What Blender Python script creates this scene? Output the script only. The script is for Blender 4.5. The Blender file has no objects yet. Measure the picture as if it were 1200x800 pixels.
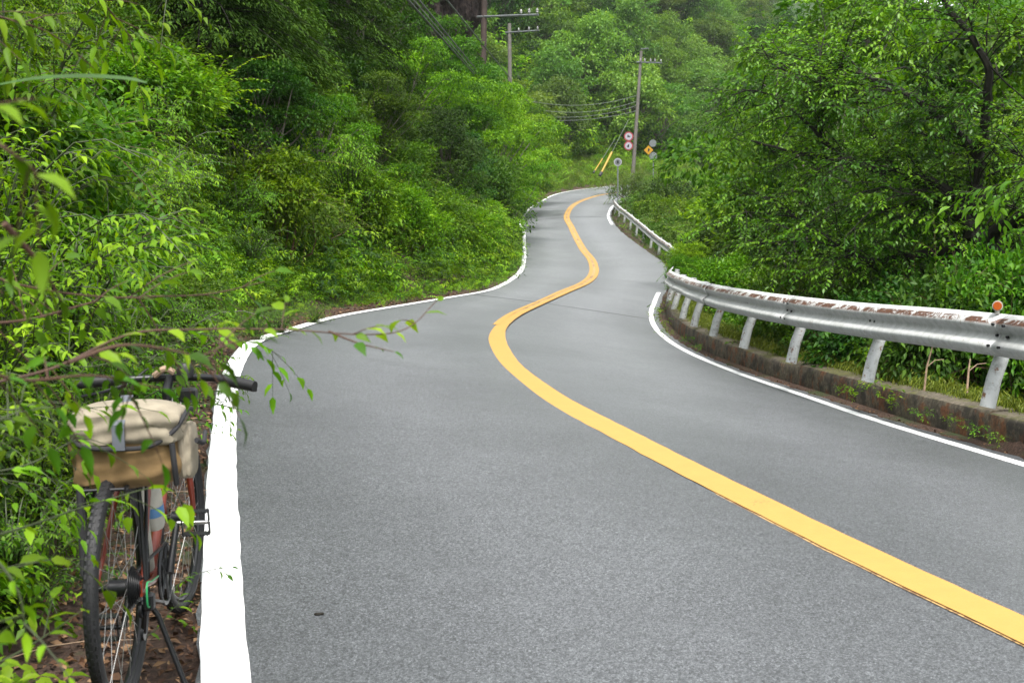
import bpy, math, random
import numpy as np
from mathutils import Vector, Matrix
R = math.radians
rng = np.random.default_rng(7)
random.seed(7)
scene = bpy.context.scene
COL = scene.collection

# ------------------------------------------------------------------ camera
F = 1400.0                      # focal length in photograph pixels (1200 wide)
PITCH = math.atan(172 / F)
CAMZ = 1.56
cam_d = bpy.data.cameras.new("camera")
cam = bpy.data.objects.new("camera", cam_d)
COL.objects.link(cam)
cam_d.sensor_width = 36.0
cam_d.lens = 36.0 * F / 1200.0
cam_d.clip_start = 0.05
cam_d.clip_end = 3000
cam.location = (0, 0, CAMZ)
cam.rotation_euler = (math.pi / 2 - PITCH, 0, 0)
cam_d.dof.use_dof = True
cam_d.dof.focus_distance = 9.0
cam_d.dof.aperture_fstop = 8.0
scene.camera = cam

# ------------------------------------------------------------------ sky, sun, exposure
SUN_EL, SUN_AZ = 66.0, 172.0     # bright overcast, light from high behind the viewer
w = bpy.data.worlds.new("World")
scene.world = w
w.use_nodes = True
nt = w.node_tree
bg = nt.nodes["Background"]
sky = nt.nodes.new("ShaderNodeTexSky")
sky.sky_type = 'NISHITA'
sky.sun_disc = False
sky.sun_elevation = R(SUN_EL)
sky.sun_rotation = R(SUN_AZ)
sky.air_density = 1.0
sky.dust_density = 1.2
sky.ozone_density = 1.0
hs = nt.nodes.new("ShaderNodeHueSaturation")
hs.inputs["Saturation"].default_value = 0.10      # thin white cloud over the blue
hs.inputs["Value"].default_value = 1.0
nt.links.new(sky.outputs[0], hs.inputs["Color"])
nt.links.new(hs.outputs[0], bg.inputs[0])
bg.inputs[1].default_value = 0.115
sun_d = bpy.data.lights.new("sun", 'SUN')
sun_d.energy = 1.5
sun_d.angle = R(14)
sun_d.color = (1.0, 0.96, 0.9)
sun = bpy.data.objects.new("sun", sun_d)
COL.objects.link(sun)
az, el = R(SUN_AZ), R(SUN_EL)
sdir = Vector((math.sin(az) * math.cos(el), math.cos(az) * math.cos(el), math.sin(el)))
sun.rotation_euler = sdir.to_track_quat('Z', 'Y').to_euler()
scene.view_settings.view_transform = 'Standard'
scene.view_settings.look = 'None'
scene.view_settings.exposure = 1.85
scene.view_settings.gamma = 1.0
scene.render.engine = 'CYCLES'
scene.cycles.max_bounces = 6
scene.cycles.diffuse_bounces = 2
scene.cycles.glossy_bounces = 2
scene.cycles.transmission_bounces = 4
scene.cycles.transparent_max_bounces = 4
scene.cycles.volume_bounces = 0
scene.cycles.caustics_reflective = False
scene.cycles.caustics_refractive = False


def W(px, py, z):
    """photograph pixel and distance along the lens axis -> point of the place"""
    X = (px - 600.0) / F * z
    D = (py - 400.0) / F * z
    cp, sp = math.cos(PITCH), math.sin(PITCH)
    return np.array([X, z * cp - D * sp, CAMZ - z * sp - D * cp])


# ------------------------------------------------------------------ materials
def mat(name):
    m = bpy.data.materials.new(name)
    m.use_nodes = True
    n = m.node_tree
    return m, n, n.nodes["Principled BSDF"]


def noise(n, scale, detail=4, rough=0.55, vec=None, dist=0.0):
    t = n.nodes.new("ShaderNodeTexNoise")
    t.inputs["Scale"].default_value = scale
    t.inputs["Detail"].default_value = detail
    t.inputs["Roughness"].default_value = rough
    t.inputs["Distortion"].default_value = dist
    if vec is not None:
        n.links.new(vec, t.inputs["Vector"])
    return t.outputs["Fac"]


def ramp(n, src, stops):
    r = n.nodes.new("ShaderNodeValToRGB")
    e = r.color_ramp.elements
    while len(e) < len(stops):
        e.new(0.5)
    for i, (p, c) in enumerate(stops):
        e[i].position = p
        e[i].color = (c[0], c[1], c[2], 1) if not isinstance(c, (int, float)) else (c, c, c, 1)
    n.links.new(src, r.inputs[0])
    return r.outputs[0]


def mix(n, fac, a, b, mode='MIX'):
    m = n.nodes.new("ShaderNodeMix")
    m.data_type = 'RGBA'
    m.blend_type = mode
    for s, v in ((m.inputs[0], fac), (m.inputs[6], a), (m.inputs[7], b)):
        if isinstance(v, (int, float)):
            s.default_value = v
        elif isinstance(v, tuple):
            s.default_value = (v[0], v[1], v[2], 1)
        else:
            n.links.new(v, s)
    return m.outputs[2]


def geo_pos(n):
    return n.nodes.new("ShaderNodeNewGeometry").outputs["Position"]


def obj_pos(n):
    return n.nodes.new("ShaderNodeTexCoord").outputs["Object"]


def bump(n, bsdf, h, strength=0.3, dist=0.01):
    b = n.nodes.new("ShaderNodeBump")
    b.inputs["Strength"].default_value = strength
    b.inputs["Distance"].default_value = dist
    n.links.new(h, b.inputs["Height"])
    n.links.new(b.outputs[0], bsdf.inputs["Normal"])


def leaf_mat(name, c0, c1, c2, trans=0.32, rough=0.5, spec=0.2, tcol=None, objvar=0.35):
    m, n, b = mat(name)
    at = n.nodes.new("ShaderNodeAttribute")
    at.attribute_name = "tint"
    col = ramp(n, at.outputs["Fac"], [(0.0, c0), (0.5, c1), (1.0, c2)])
    oi = n.nodes.new("ShaderNodeObjectInfo")
    hv = n.nodes.new("ShaderNodeHueSaturation")
    mr = n.nodes.new("ShaderNodeMapRange")
    mr.inputs["To Min"].default_value = 1.0 - objvar
    mr.inputs["To Max"].default_value = 1.0 + objvar
    n.links.new(oi.outputs["Random"], mr.inputs["Value"])
    n.links.new(mr.outputs[0], hv.inputs["Value"])
    mr2 = n.nodes.new("ShaderNodeMapRange")
    mr2.inputs["To Min"].default_value = 0.485
    mr2.inputs["To Max"].default_value = 0.515
    nz = n.nodes.new("ShaderNodeMath")
    nz.operation = 'FRACT'
    mu = n.nodes.new("ShaderNodeMath")
    mu.operation = 'MULTIPLY'
    mu.inputs[1].default_value = 7.31
    n.links.new(oi.outputs["Random"], mu.inputs[0])
    n.links.new(mu.outputs[0], nz.inputs[0])
    n.links.new(nz.outputs[0], mr2.inputs["Value"])
    n.links.new(mr2.outputs[0], hv.inputs["Hue"])
    n.links.new(col, hv.inputs["Color"])
    n.links.new(hv.outputs[0], b.inputs["Base Color"])
    b.inputs["Roughness"].default_value = rough
    b.inputs["Specular IOR Level"].default_value = spec
    t = n.nodes.new("ShaderNodeBsdfTranslucent")
    tc = mix(n, 1.0, hv.outputs[0], tcol or (1.75, 1.75, 0.5), 'MULTIPLY')
    n.links.new(tc, t.inputs[0])
    ms = n.nodes.new("ShaderNodeMixShader")
    ms.inputs[0].default_value = trans
    out = n.nodes["Material Output"]
    n.links.new(b.outputs[0], ms.inputs[1])
    n.links.new(t.outputs[0], ms.inputs[2])
    n.links.new(ms.outputs[0], out.inputs[0])
    return m


M = {}
M['leaf_bright'] = leaf_mat('leaf_bright', (0.036, 0.105, 0.0034), (0.096, 0.215, 0.0060), (0.22, 0.37, 0.012))
M['leaf_mid'] = leaf_mat('leaf_mid', (0.0218, 0.0714, 0.0050), (0.0546, 0.1386, 0.0067), (0.1344, 0.2520, 0.0134))
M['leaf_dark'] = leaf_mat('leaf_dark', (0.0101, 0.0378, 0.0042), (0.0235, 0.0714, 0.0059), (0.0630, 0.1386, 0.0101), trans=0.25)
M['leaf_cherry'] = leaf_mat('leaf_cherry', (0.0252, 0.0840, 0.0034), (0.0630, 0.1680, 0.0050), (0.1512, 0.2856, 0.0101), trans=0.32, spec=0.35, rough=0.42)
M['leaf_far'] = leaf_mat('leaf_far', (0.05, 0.125, 0.02), (0.10, 0.21, 0.032), (0.19, 0.31, 0.055), trans=0.3, objvar=0.35)
M['leaf_grey'] = leaf_mat('leaf_grey', (0.0504, 0.1092, 0.0168), (0.0924, 0.1680, 0.0294), (0.1680, 0.2604, 0.0588))
M['leaf_yellow'] = leaf_mat('leaf_yellow', (0.0672, 0.1176, 0.0050), (0.1260, 0.2016, 0.0101), (0.2184, 0.2856, 0.0252))
M['leaf_needle'] = leaf_mat('leaf_needle', (0.012, 0.042, 0.004), (0.03, 0.08, 0.006), (0.075, 0.15, 0.010), trans=0.15, spec=0.12, rough=0.7)
M['leaf_brown'] = leaf_mat('leaf_brown', (0.06, 0.03, 0.015), (0.12, 0.065, 0.03), (0.2, 0.13, 0.06), trans=0.1, tcol=(1.2, 1.1, 0.9))
M['leaf_litter'] = leaf_mat('leaf_litter', (0.05, 0.025, 0.014), (0.13, 0.07, 0.038), (0.3, 0.19, 0.1), trans=0.05, tcol=(1, 1, 1), objvar=0.0)
M['grass'] = leaf_mat('grass_blade', (0.07, 0.13, 0.02), (0.13, 0.2, 0.035), (0.26, 0.28, 0.08), trans=0.35, objvar=0.1)
M['moss'] = leaf_mat('moss_tuft', (0.05, 0.08, 0.01), (0.10, 0.14, 0.015), (0.17, 0.2, 0.02), trans=0.2, objvar=0.1)


def simple(name, col, rough=0.5, metal=0.0, var=0.25, scale=8.0, bumps=0.0, spec=0.5):
    m, n, b = mat(name)
    v = noise(n, scale, 4, 0.6, obj_pos(n))
    c = ramp(n, v, [(0.3, tuple(x * (1 - var) for x in col)), (0.7, tuple(min(1, x * (1 + var)) for x in col))])
    n.links.new(c, b.inputs["Base Color"])
    b.inputs["Roughness"].default_value = rough
    b.inputs["Metallic"].default_value = metal
    b.inputs["Specular IOR Level"].default_value = spec
    if bumps:
        bump(n, b, v, bumps, 0.01)
    return m


M['blade'] = simple('fresh_blade', (0.035, 0.10, 0.012), 0.7, var=0.2)
M['bark_dark'] = simple('bark_dark', (0.014, 0.012, 0.008), 0.9, var=0.5, scale=14, bumps=0.7)
M['bark_grey'] = simple('bark_grey', (0.13, 0.115, 0.095), 0.9, var=0.45, scale=10, bumps=0.6)
M['twig_brown'] = simple('twig_brown', (0.075, 0.036, 0.02), 0.7, var=0.3, scale=20)
M['twig_pale'] = simple('twig_pale', (0.34, 0.24, 0.16), 0.8, var=0.3, scale=20)
M['green_stem'] = simple('green_stem', (0.035, 0.05, 0.014), 0.6, var=0.2)
M['black_rubber'] = simple('black_rubber', (0.008, 0.0085, 0.010), 0.62, var=0.3, scale=60)
M['tyre_side'] = simple('tyre_side', (0.05, 0.052, 0.056), 0.6, var=0.25, scale=60)
M['black_metal'] = simple('black_metal', (0.014, 0.015, 0.017), 0.38, metal=0.3, var=0.2)
M['black_plastic'] = simple('black_plastic', (0.015, 0.015, 0.016), 0.45, var=0.2)
M['steel'] = simple('steel', (0.55, 0.56, 0.57), 0.3, metal=1.0, var=0.1)
M['spoke_steel'] = simple('spoke_steel', (0.35, 0.35, 0.34), 0.4, metal=0.7, var=0.1)
M['frame_red'] = simple('frame_red', (0.17, 0.028, 0.014), 0.35, var=0.2, scale=15)
M['cream'] = simple('cream_paint', (0.42, 0.41, 0.36), 0.4, var=0.12, scale=20)
M['canvas'] = simple('canvas', (0.27, 0.235, 0.175), 0.95, var=0.22, scale=14, bumps=0.3)
M['canvas_tan'] = simple('canvas_tan', (0.19, 0.12, 0.05), 0.9, var=0.28, scale=9, bumps=0.3)
M['webbing'] = simple('webbing', (0.022, 0.022, 0.025), 0.8, var=0.2)
M['grey_strap'] = simple('grey_strap', (0.10, 0.11, 0.13), 0.8, var=0.2)
M['cable_green'] = simple('cable_green', (0.03, 0.30, 0.10), 0.4, var=0.1)
M['cork'] = simple('cork_tape', (0.35, 0.24, 0.17), 0.8, var=0.3, scale=50)
M['blue_print'] = simple('blue_print', (0.08, 0.2, 0.4), 0.5, var=0.1)
M['pole_grey'] = simple('pole_grey', (0.13, 0.12, 0.105), 0.85, var=0.2, scale=3)
M['pole_brown'] = simple('pole_brown', (0.045, 0.03, 0.024), 0.85, var=0.3, scale=3)
M['galv'] = simple('galvanised_steel', (0.2, 0.215, 0.22), 0.4, metal=0.5, var=0.1)
M['porcelain'] = simple('porcelain', (0.24, 0.24, 0.235), 0.25, var=0.05)
M['wire_black'] = simple('wire_black', (0.05, 0.06, 0.055), 0.6, var=0.2)
M['wire_grey'] = simple('wire_grey', (0.13, 0.15, 0.13), 0.5, var=0.2)
M['sign_red'] = simple('sign_red', (0.32, 0.06, 0.07), 0.4, var=0.05)
M['sign_white'] = simple('sign_white', (0.38, 0.37, 0.42), 0.4, var=0.04)
M['sign_blue'] = simple('sign_blue', (0.05, 0.09, 0.4), 0.4, var=0.04)
M['sign_yellow'] = simple('sign_yellow', (0.5, 0.26, 0.01), 0.4, var=0.04)
M['sign_black'] = simple('sign_black', (0.02, 0.02, 0.02), 0.5, var=0.04)
M['guard_yellow'] = simple('guard_yellow', (0.42, 0.27, 0.03), 0.45, var=0.1)
M['mirror'] = simple('mirror_face', (0.8, 0.82, 0.85), 0.12, metal=1.0, var=0.02)
M['reflector_orange'] = simple('reflector_orange', (0.42, 0.09, 0.012), 0.25, var=0.12, scale=60)
M['stone'] = simple('pebble', (0.16, 0.14, 0.12), 0.9, var=0.4, scale=30)


def asphalt():
    m, n, b = mat('asphalt')
    p = geo_pos(n)
    fine = noise(n, 165, 3, 0.85, p)
    vor = n.nodes.new("ShaderNodeTexVoronoi")
    vor.inputs["Scale"].default_value = 125
    n.links.new(p, vor.inputs["Vector"])
    c1 = ramp(n, fine, [(0.34, (0.025, 0.027, 0.028)), (0.48, (0.10, 0.103, 0.107)), (0.58, (0.17, 0.175, 0.18)), (0.72, (0.46, 0.467, 0.47))])
    c2 = ramp(n, vor.outputs["Color"], [(0.1, 0.45), (0.9, 1.6)])
    c = mix(n, 1.0, c1, c2, 'MULTIPLY')
    big = noise(n, 0.55, 4, 0.6, p)
    c = mix(n, 1.0, c, ramp(n, big, [(0.3, 0.86), (0.7, 1.12)]), 'MULTIPLY')
    mid = noise(n, 4.0, 5, 0.65, p)
    c = mix(n, 1.0, c, ramp(n, mid, [(0.3, 0.93), (0.7, 1.06)]), 'MULTIPLY')
    spot = ramp(n, noise(n, 1.7, 6, 0.8, p, 0.5), [(0.60, 0.0), (0.68, 0.35)])
    c = mix(n, spot, c, (0.075, 0.077, 0.08))
    at = n.nodes.new("ShaderNodeAttribute")
    at.attribute_name = "wear"           # tyre-polished lanes and the edges that stay darker
    c = mix(n, 1.0, c, ramp(n, at.outputs["Fac"], [(0.0, (0.80, 0.82, 0.82)), (1.0, (1.10, 1.11, 1.12))]), 'MULTIPLY')
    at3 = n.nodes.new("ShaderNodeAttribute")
    at3.attribute_name = "sky_sheen"            # grazing sky reflection put into the colour, paler with distance, stepped at the joint
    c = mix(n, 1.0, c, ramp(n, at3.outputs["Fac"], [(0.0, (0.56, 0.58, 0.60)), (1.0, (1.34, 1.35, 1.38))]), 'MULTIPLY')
    at2 = n.nodes.new("ShaderNodeAttribute")
    at2.attribute_name = "seam"
    c = mix(n, at2.outputs["Fac"], c, (0.055, 0.057, 0.06))
    n.links.new(c, b.inputs["Base Color"])
    b.inputs["Roughness"].default_value = 0.45
    b.inputs["Specular IOR Level"].default_value = 0.7
    bump(n, b, fine, 0.35, 0.003)
    return m


def paint(name, col, worn, amount):
    m, n, b = mat(name)
    p = geo_pos(n)
    f = noise(n, 45, 5, 0.7, p)
    g = noise(n, 2.2, 3, 0.6, p)
    s = n.nodes.new("ShaderNodeMath")
    s.operation = 'MULTIPLY'
    n.links.new(f, s.inputs[0])
    n.links.new(g, s.inputs[1])
    k = ramp(n, s.outputs[0], [(amount, 0.0), (amount + 0.035, 1.0)])
    v = ramp(n, noise(n, 9, 4, 0.6, p), [(0.3, tuple(c * 0.93 for c in col)), (0.7, col)])
    c = mix(n, k, worn, v)
    n.links.new(c, b.inputs["Base Color"])
    b.inputs["Roughness"].default_value = 0.55
    bump(n, b, noise(n, 130, 3, 0.7, p), 0.4, 0.004)
    return m


M['asphalt'] = asphalt()
M['white_paint'] = paint('white_paint', (0.85, 0.86, 0.86), (0.3, 0.3, 0.29), 0.10)
M['yellow_paint'] = paint('yellow_paint', (0.50, 0.278, 0.062), (0.34, 0.17, 0.05), 0.115)
M['yellow_worn'] = paint('yellow_worn', (0.52, 0.34, 0.14), (0.22, 0.13, 0.07), 0.215)


def soil():
    m, n, b = mat('soil_and_litter')
    p = geo_pos(n)
    a = noise(n, 38, 6, 0.75, p)
    c = ramp(n, a, [(0.3, (0.018, 0.011, 0.007)), (0.5, (0.06, 0.034, 0.022)), (0.62, (0.11, 0.065, 0.045)), (0.8, (0.24, 0.17, 0.11))])
    g = noise(n, 1.3, 5, 0.7, p)
    c = mix(n, ramp(n, g, [(0.52, 0.0), (0.62, 1.0)]), c, (0.03, 0.05, 0.012))
    at = n.nodes.new("ShaderNodeAttribute")
    at.attribute_name = "cover"
    c = mix(n, at.outputs["Fac"], c, ramp(n, noise(n, 2.5, 6, 0.7, p), [(0.3, (0.012, 0.03, 0.006)), (0.7, (0.04, 0.085, 0.012))]))
    n.links.new(c, b.inputs["Base Color"])
    b.inputs["Roughness"].default_value = 0.95
    bump(n, b, a, 0.8, 0.03)
    return m


def kerb_mat():
    m, n, b = mat('stained_concrete')
    p = geo_pos(n)
    mp = n.nodes.new("ShaderNodeMapping")
    mp.inputs["Scale"].default_value = (1, 1, 0.9)
    n.links.new(p, mp.inputs[0])
    a = noise(n, 22, 6, 0.7, p)
    c = ramp(n, a, [(0.2, (0.04, 0.034, 0.024)), (0.5, (0.11, 0.092, 0.065)), (0.75, (0.2, 0.175, 0.13))])
    st = noise(n, 4.0, 5, 0.65, mp.outputs[0])
    sn = n.nodes.new("ShaderNodeSeparateXYZ")
    n.links.new(n.nodes.new("ShaderNodeNewGeometry").outputs["Normal"], sn.inputs[0])
    face = ramp(n, sn.outputs[2], [(0.3, 1.0), (0.6, 0.0)])
    k = mix(n, 1.0, ramp(n, st, [(0.5, 0.0), (0.6, 0.85)]), face, 'MULTIPLY')
    c = mix(n, k, c, ramp(n, a, [(0.3, (0.09, 0.025, 0.01)), (0.7, (0.27, 0.105, 0.035))]))
    k2 = mix(n, 1.0, ramp(n, noise(n, 3.2, 5, 0.7, p), [(0.48, 0.0), (0.58, 0.8)]), ramp(n, sn.outputs[2], [(0.5, 0.15), (0.8, 1.0)]), 'MULTIPLY')
    c = mix(n, k2, c, ramp(n, a, [(0.3, (0.035, 0.04, 0.008)), (0.7, (0.13, 0.13, 0.03))]))
    k3 = mix(n, 1.0, ramp(n, noise(n, 4.1, 5, 0.75, mp.outputs[0]), [(0.46, 0.0), (0.6, 0.8)]), ramp(n, sn.outputs[2], [(0.5, 1.0), (0.9, 0.35)]), 'MULTIPLY')
    c = mix(n, k3, c, (0.022, 0.02, 0.017))
    n.links.new(c, b.inputs["Base Color"])
    b.inputs["Roughness"].default_value = 0.92
    bump(n, b, a, 0.5, 0.012)
    return m


def rail_mat():
    m, n, b = mat('weathered_white_rail')
    at = n.nodes.new("ShaderNodeAttribute")
    at.attribute_name = "vpos"           # 0 at the bottom edge of the beam, 1 at the top
    p = geo_pos(n)
    a = noise(n, 5.5, 9, 0.8, p, 0.9)
    band = ramp(n, at.outputs["Fac"], [(0.74, 0.0), (0.80, 1.0), (0.89, 1.0), (0.92, 0.0)])
    rust = mix(n, 1.0, ramp(n, a, [(0.46, 0.0), (0.49, 1.0)]), band, 'MULTIPLY')
    mp = n.nodes.new("ShaderNodeMapping")
    mp.inputs["Scale"].default_value = (1, 1, 0.15)
    n.links.new(p, mp.inputs[0])
    drip = noise(n, 16, 4, 0.65, mp.outputs[0])
    base = ramp(n, drip, [(0.3, (0.42, 0.435, 0.42)), (0.6, (0.58, 0.595, 0.59))])
    groove = ramp(n, at.outputs["Fac"], [(0.0, 0.7), (0.12, 0.9), (0.3, 1.0), (0.42, 0.95), (0.55, 0.78), (0.72, 0.76), (0.9, 1.0)])  # shade in the groove and along the bottom edge, put into the colour
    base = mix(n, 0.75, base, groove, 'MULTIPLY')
    rc = ramp(n, noise(n, 40, 4, 0.7, p), [(0.3, (0.022, 0.010, 0.006)), (0.7, (0.15, 0.055, 0.022))])
    c = mix(n, rust, base, rc)
    sp = ramp(n, noise(n, 30, 3, 0.6, mp.outputs[0]), [(0.66, 0.0), (0.71, 0.6)])
    c = mix(n, sp, c, (0.2, 0.12, 0.07))
    n.links.new(c, b.inputs["Base Color"])
    b.inputs["Roughness"].default_value = 0.6
    b.inputs["Metallic"].default_value = 0.0
    bump(n, b, a, 0.2, 0.01)
    return m


def post_mat():
    m, n, b = mat('chipped_white_post')
    p = geo_pos(n)
    a = noise(n, 14, 6, 0.75, p)
    c = ramp(n, a, [(0.3, (0.25, 0.26, 0.25)), (0.5, (0.5, 0.52, 0.52))])
    c = mix(n, ramp(n, noise(n, 10, 5, 0.8, p), [(0.58, 0.0), (0.62, 1.0)]), c, (0.17, 0.085, 0.045))
    n.links.new(c, b.inputs["Base Color"])
    b.inputs["Roughness"].default_value = 0.5
    return m


def rock_mat():
    m, n, b = mat('brown_rock')
    p = geo_pos(n)
    mp = n.nodes.new("ShaderNodeMapping")
    mp.inputs["Scale"].default_value = (1, 1, 0.35)
    n.links.new(p, mp.inputs[0])
    a = noise(n, 5.0, 8, 0.75, mp.outputs[0])
    c = ramp(n, a, [(0.36, (0.012, 0.008, 0.008)), (0.5, (0.05, 0.033, 0.03)), (0.62, (0.13, 0.095, 0.085))])
    n.links.new(c, b.inputs["Base Color"])
    b.inputs["Roughness"].default_value = 0.95
    bump(n, b, a, 1.0, 0.3)
    return m


M['soil'] = soil()
M['kerb'] = kerb_mat()
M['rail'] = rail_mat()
M['post'] = post_mat()
M['rock'] = rock_mat()


# ------------------------------------------------------------------ object helpers
def link(o):
    COL.objects.link(o)
    return o


def meta(o, label=None, cat=None, group=None, kind=None):
    for k, v in (('label', label), ('category', cat), ('group', group), ('kind', kind)):
        if v:
            o[k] = v
    return o


def empty(name, loc, label, cat, group=None, rz=0.0):
    o = bpy.data.objects.new(name, None)
    o.empty_display_size = 0.2
    o.location = tuple(float(v) for v in loc)
    o.rotation_euler = (0, 0, rz)
    link(o)
    return meta(o, label, cat, group)


def np_mesh(name, V, faces, nper, material, smooth=False, tint=None, extra=None):
    """mesh from a vertex array and a face array with nper corners each"""
    me = bpy.data.meshes.new(name)
    V = np.asarray(V, dtype=np.float32)
    Fc = np.asarray(faces, dtype=np.int32)
    me.vertices.add(len(V))
    me.vertices.foreach_set('co', V.ravel())
    me.loops.add(Fc.size)
    me.loops.foreach_set('vertex_index', Fc.ravel())
    me.polygons.add(len(Fc))
    me.polygons.foreach_set('loop_start', np.arange(0, Fc.size, nper, dtype=np.int32))
    try:
        me.polygons.foreach_set('loop_total', np.full(len(Fc), nper, dtype=np.int32))
    except Exception:
        pass
    me.update(calc_edges=True)
    if smooth:
        me.polygons.foreach_set('use_smooth', np.ones(len(Fc), dtype=bool))
    if tint is not None:
        a = me.attributes.new('tint', 'FLOAT', 'POINT')
        a.data.foreach_set('value', np.asarray(tint, dtype=np.float32))
    for k, v in (extra or {}).items():
        a = me.attributes.new(k, 'FLOAT', 'POINT')
        a.data.foreach_set('value', np.asarray(v, dtype=np.float32))
    me.materials.append(material)
    return me


def put(name, me, parent=None, loc=None, rot=None, scale=None):
    o = bpy.data.objects.new(name, me)
    if parent is not None:
        o.parent = parent
    if loc is not None:
        o.location = tuple(float(v) for v in loc)
    if rot is not None:
        o.rotation_euler = rot
    if scale is not None:
        o.scale = scale if hasattr(scale, '__len__') else (scale,) * 3
    return link(o)


def norm(a):
    return a / np.maximum(np.linalg.norm(a, axis=-1, keepdims=True), 1e-9)


class MB:
    """collects simple shapes into one mesh (quads and triangles)"""
    def __init__(self):
        self.v, self.f = [], []

    def add(self, vs, fs):
        k = len(self.v)
        self.v += [tuple(float(c) for c in p) for p in vs]
        self.f += [tuple(i + k for i in q) for q in fs]
        return self

    def tube(self, pts, rad, n=8, cap=True):
        pts = [np.array(p, float) for p in pts]
        if not hasattr(rad, '__len__'):
            rad = [rad] * len(pts)
        up = np.array([0.13, 0.21, 0.97])
        vs, fs = [], []
        prev = None
        for i, p in enumerate(pts):
            d = pts[min(i + 1, len(pts) - 1)] - pts[max(i - 1, 0)]
            d = d / max(np.linalg.norm(d), 1e-9)
            if prev is None:
                a = np.cross(d, up)
                if np.linalg.norm(a) < 0.1:
                    a = np.cross(d, [1, 0, 0])
            else:
                a = prev - d * np.dot(prev, d)
            a = a / max(np.linalg.norm(a), 1e-9)
            prev = a
            b = np.cross(d, a)
            for k in range(n):
                t = 2 * math.pi * k / n
                vs.append(p + rad[i] * (a * math.cos(t) + b * math.sin(t)))
        for i in range(len(pts) - 1):
            for k in range(n):
                fs.append((i * n + k, i * n + (k + 1) % n, (i + 1) * n + (k + 1) % n, (i + 1) * n + k))
        if cap:
            fs.append(tuple(range(n))[::-1])
            fs.append(tuple((len(pts) - 1) * n + k for k in range(n)))
        return self.add(vs, fs)

    def box(self, c, s, rot=None, bev=0.0):
        c = np.array(c, float)
        h = np.array(s, float) / 2
        vs = []
        if bev <= 0:
            for z in (-1, 1):
                for x, y in ((-1, -1), (1, -1), (1, 1), (-1, 1)):
                    vs.append([x * h[0], y * h[1], z * h[2]])
            fs = [(3, 2, 1, 0), (4, 5, 6, 7), (0, 1, 5, 4), (1, 2, 6, 5), (2, 3, 7, 6), (3, 0, 4, 7)]
        else:
            ring = []
            for z, k in ((-h[2], bev), (-h[2] + bev, 0), (h[2] - bev, 0), (h[2], bev)):
                r = []
                for x, y in ((-1, -1), (1, -1), (1, 1), (-1, 1)):
                    a = [x * (h[0] - k), y * (h[1] - k - bev), z]
                    b2 = [x * (h[0] - k - bev), y * (h[1] - k), z]
                    r += [a, b2] if (x * y) < 0 else [b2, a]
                ring.append(r)
            # order the ring by angle
            fs = []
            for r in ring:
                r.sort(key=lambda q: math.atan2(q[1] / h[1], q[0] / h[0]))
                vs += r
            for i in range(3):
                for k in range(8):
                    fs.append((i * 8 + k, i * 8 + (k + 1) % 8, (i + 1) * 8 + (k + 1) % 8, (i + 1) * 8 + k))
            fs.append(tuple(range(8))[::-1])
            fs.append(tuple(24 + k for k in range(8)))
        vs = np.array(vs)
        if rot is not None:
            vs = vs @ np.array(rot.to_3x3()).T if hasattr(rot, 'to_3x3') else vs @ np.array(rot).T
        return self.add(vs + c, fs)

    def torus(self, c, axis, R_, r, N=48, n=8, squash=1.0):
        c = np.array(c, float)
        ax = np.array(axis, float)
        ax /= np.linalg.norm(ax)
        a = np.cross(ax, [0, 0, 1.0])
        if np.linalg.norm(a) < 0.1:
            a = np.cross(ax, [1.0, 0, 0])
        a /= np.linalg.norm(a)
        b = np.cross(ax, a)
        vs, fs = [], []
        for i in range(N):
            t = 2 * math.pi * i / N
            e = a * math.cos(t) + b * math.sin(t)
            for k in range(n):
                s = 2 * math.pi * k / n
                vs.append(c + e * (R_ + r * math.cos(s)) + ax * r * squash * math.sin(s))
        for i in range(N):
            for k in range(n):
                fs.append((i * n + k, i * n + (k + 1) % n, ((i + 1) % N) * n + (k + 1) % n, ((i + 1) % N) * n + k))
        return self.add(vs, fs)

    def disc(self, c, axis, r, t, n=24):
        ax = np.array(axis, float)
        ax /= np.linalg.norm(ax)
        c = np.array(c, float)
        return self.tube([c - ax * t / 2, c + ax * t / 2], r, n)

    def mesh(self, name, material, smooth=True):
        me = bpy.data.meshes.new(name)
        me.from_pydata(self.v, [], self.f)
        me.materials.append(material)
        if smooth:
            me.polygons.foreach_set('use_smooth', np.ones(len(self.f), dtype=bool))
            try:
                me.set_sharp_from_angle(angle=R(40))
            except Exception:
                pass
        me.update()
        return me

    def build(self, name, material, parent=None, smooth=True, **k):
        return put(name, self.mesh(name, material, smooth), parent, **k)


# ------------------------------------------------------------------ foliage generators
def frames(D, N):
    D = norm(D)
    S = norm(np.cross(D, N))
    N2 = np.cross(S, D)
    return D, S, N2


# leaf templates: rows (along, side, up) in units of (length, width, length)
T_DIAMOND = (np.array([[0, 0, 0], [0.42, -0.5, 0.06], [1, 0, -0.10], [0.42, 0.5, 0.06]]), np.array([[0, 1, 2], [0, 2, 3]]))
T_LEAF = (np.array([[0, 0, 0], [0.25, -0.42, 0.05], [0.25, 0, -0.01], [0.25, 0.42, 0.05],
                    [0.6, -0.36, 0.01], [0.6, 0, -0.06], [0.6, 0.36, 0.01], [1, 0, -0.26]]),
          np.array([[0, 1, 2], [0, 2, 3], [1, 4, 5], [1, 5, 2], [2, 5, 6], [2, 6, 3], [4, 7, 5], [5, 7, 6]]))
T_BLADE = (np.array([[0, -0.5, 0], [0, 0.5, 0], [0.5, -0.4, -0.03], [0.5, 0.4, -0.03], [1, 0, -0.22]]),
           np.array([[0, 1, 3], [0, 3, 2], [2, 3, 4]]))


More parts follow.
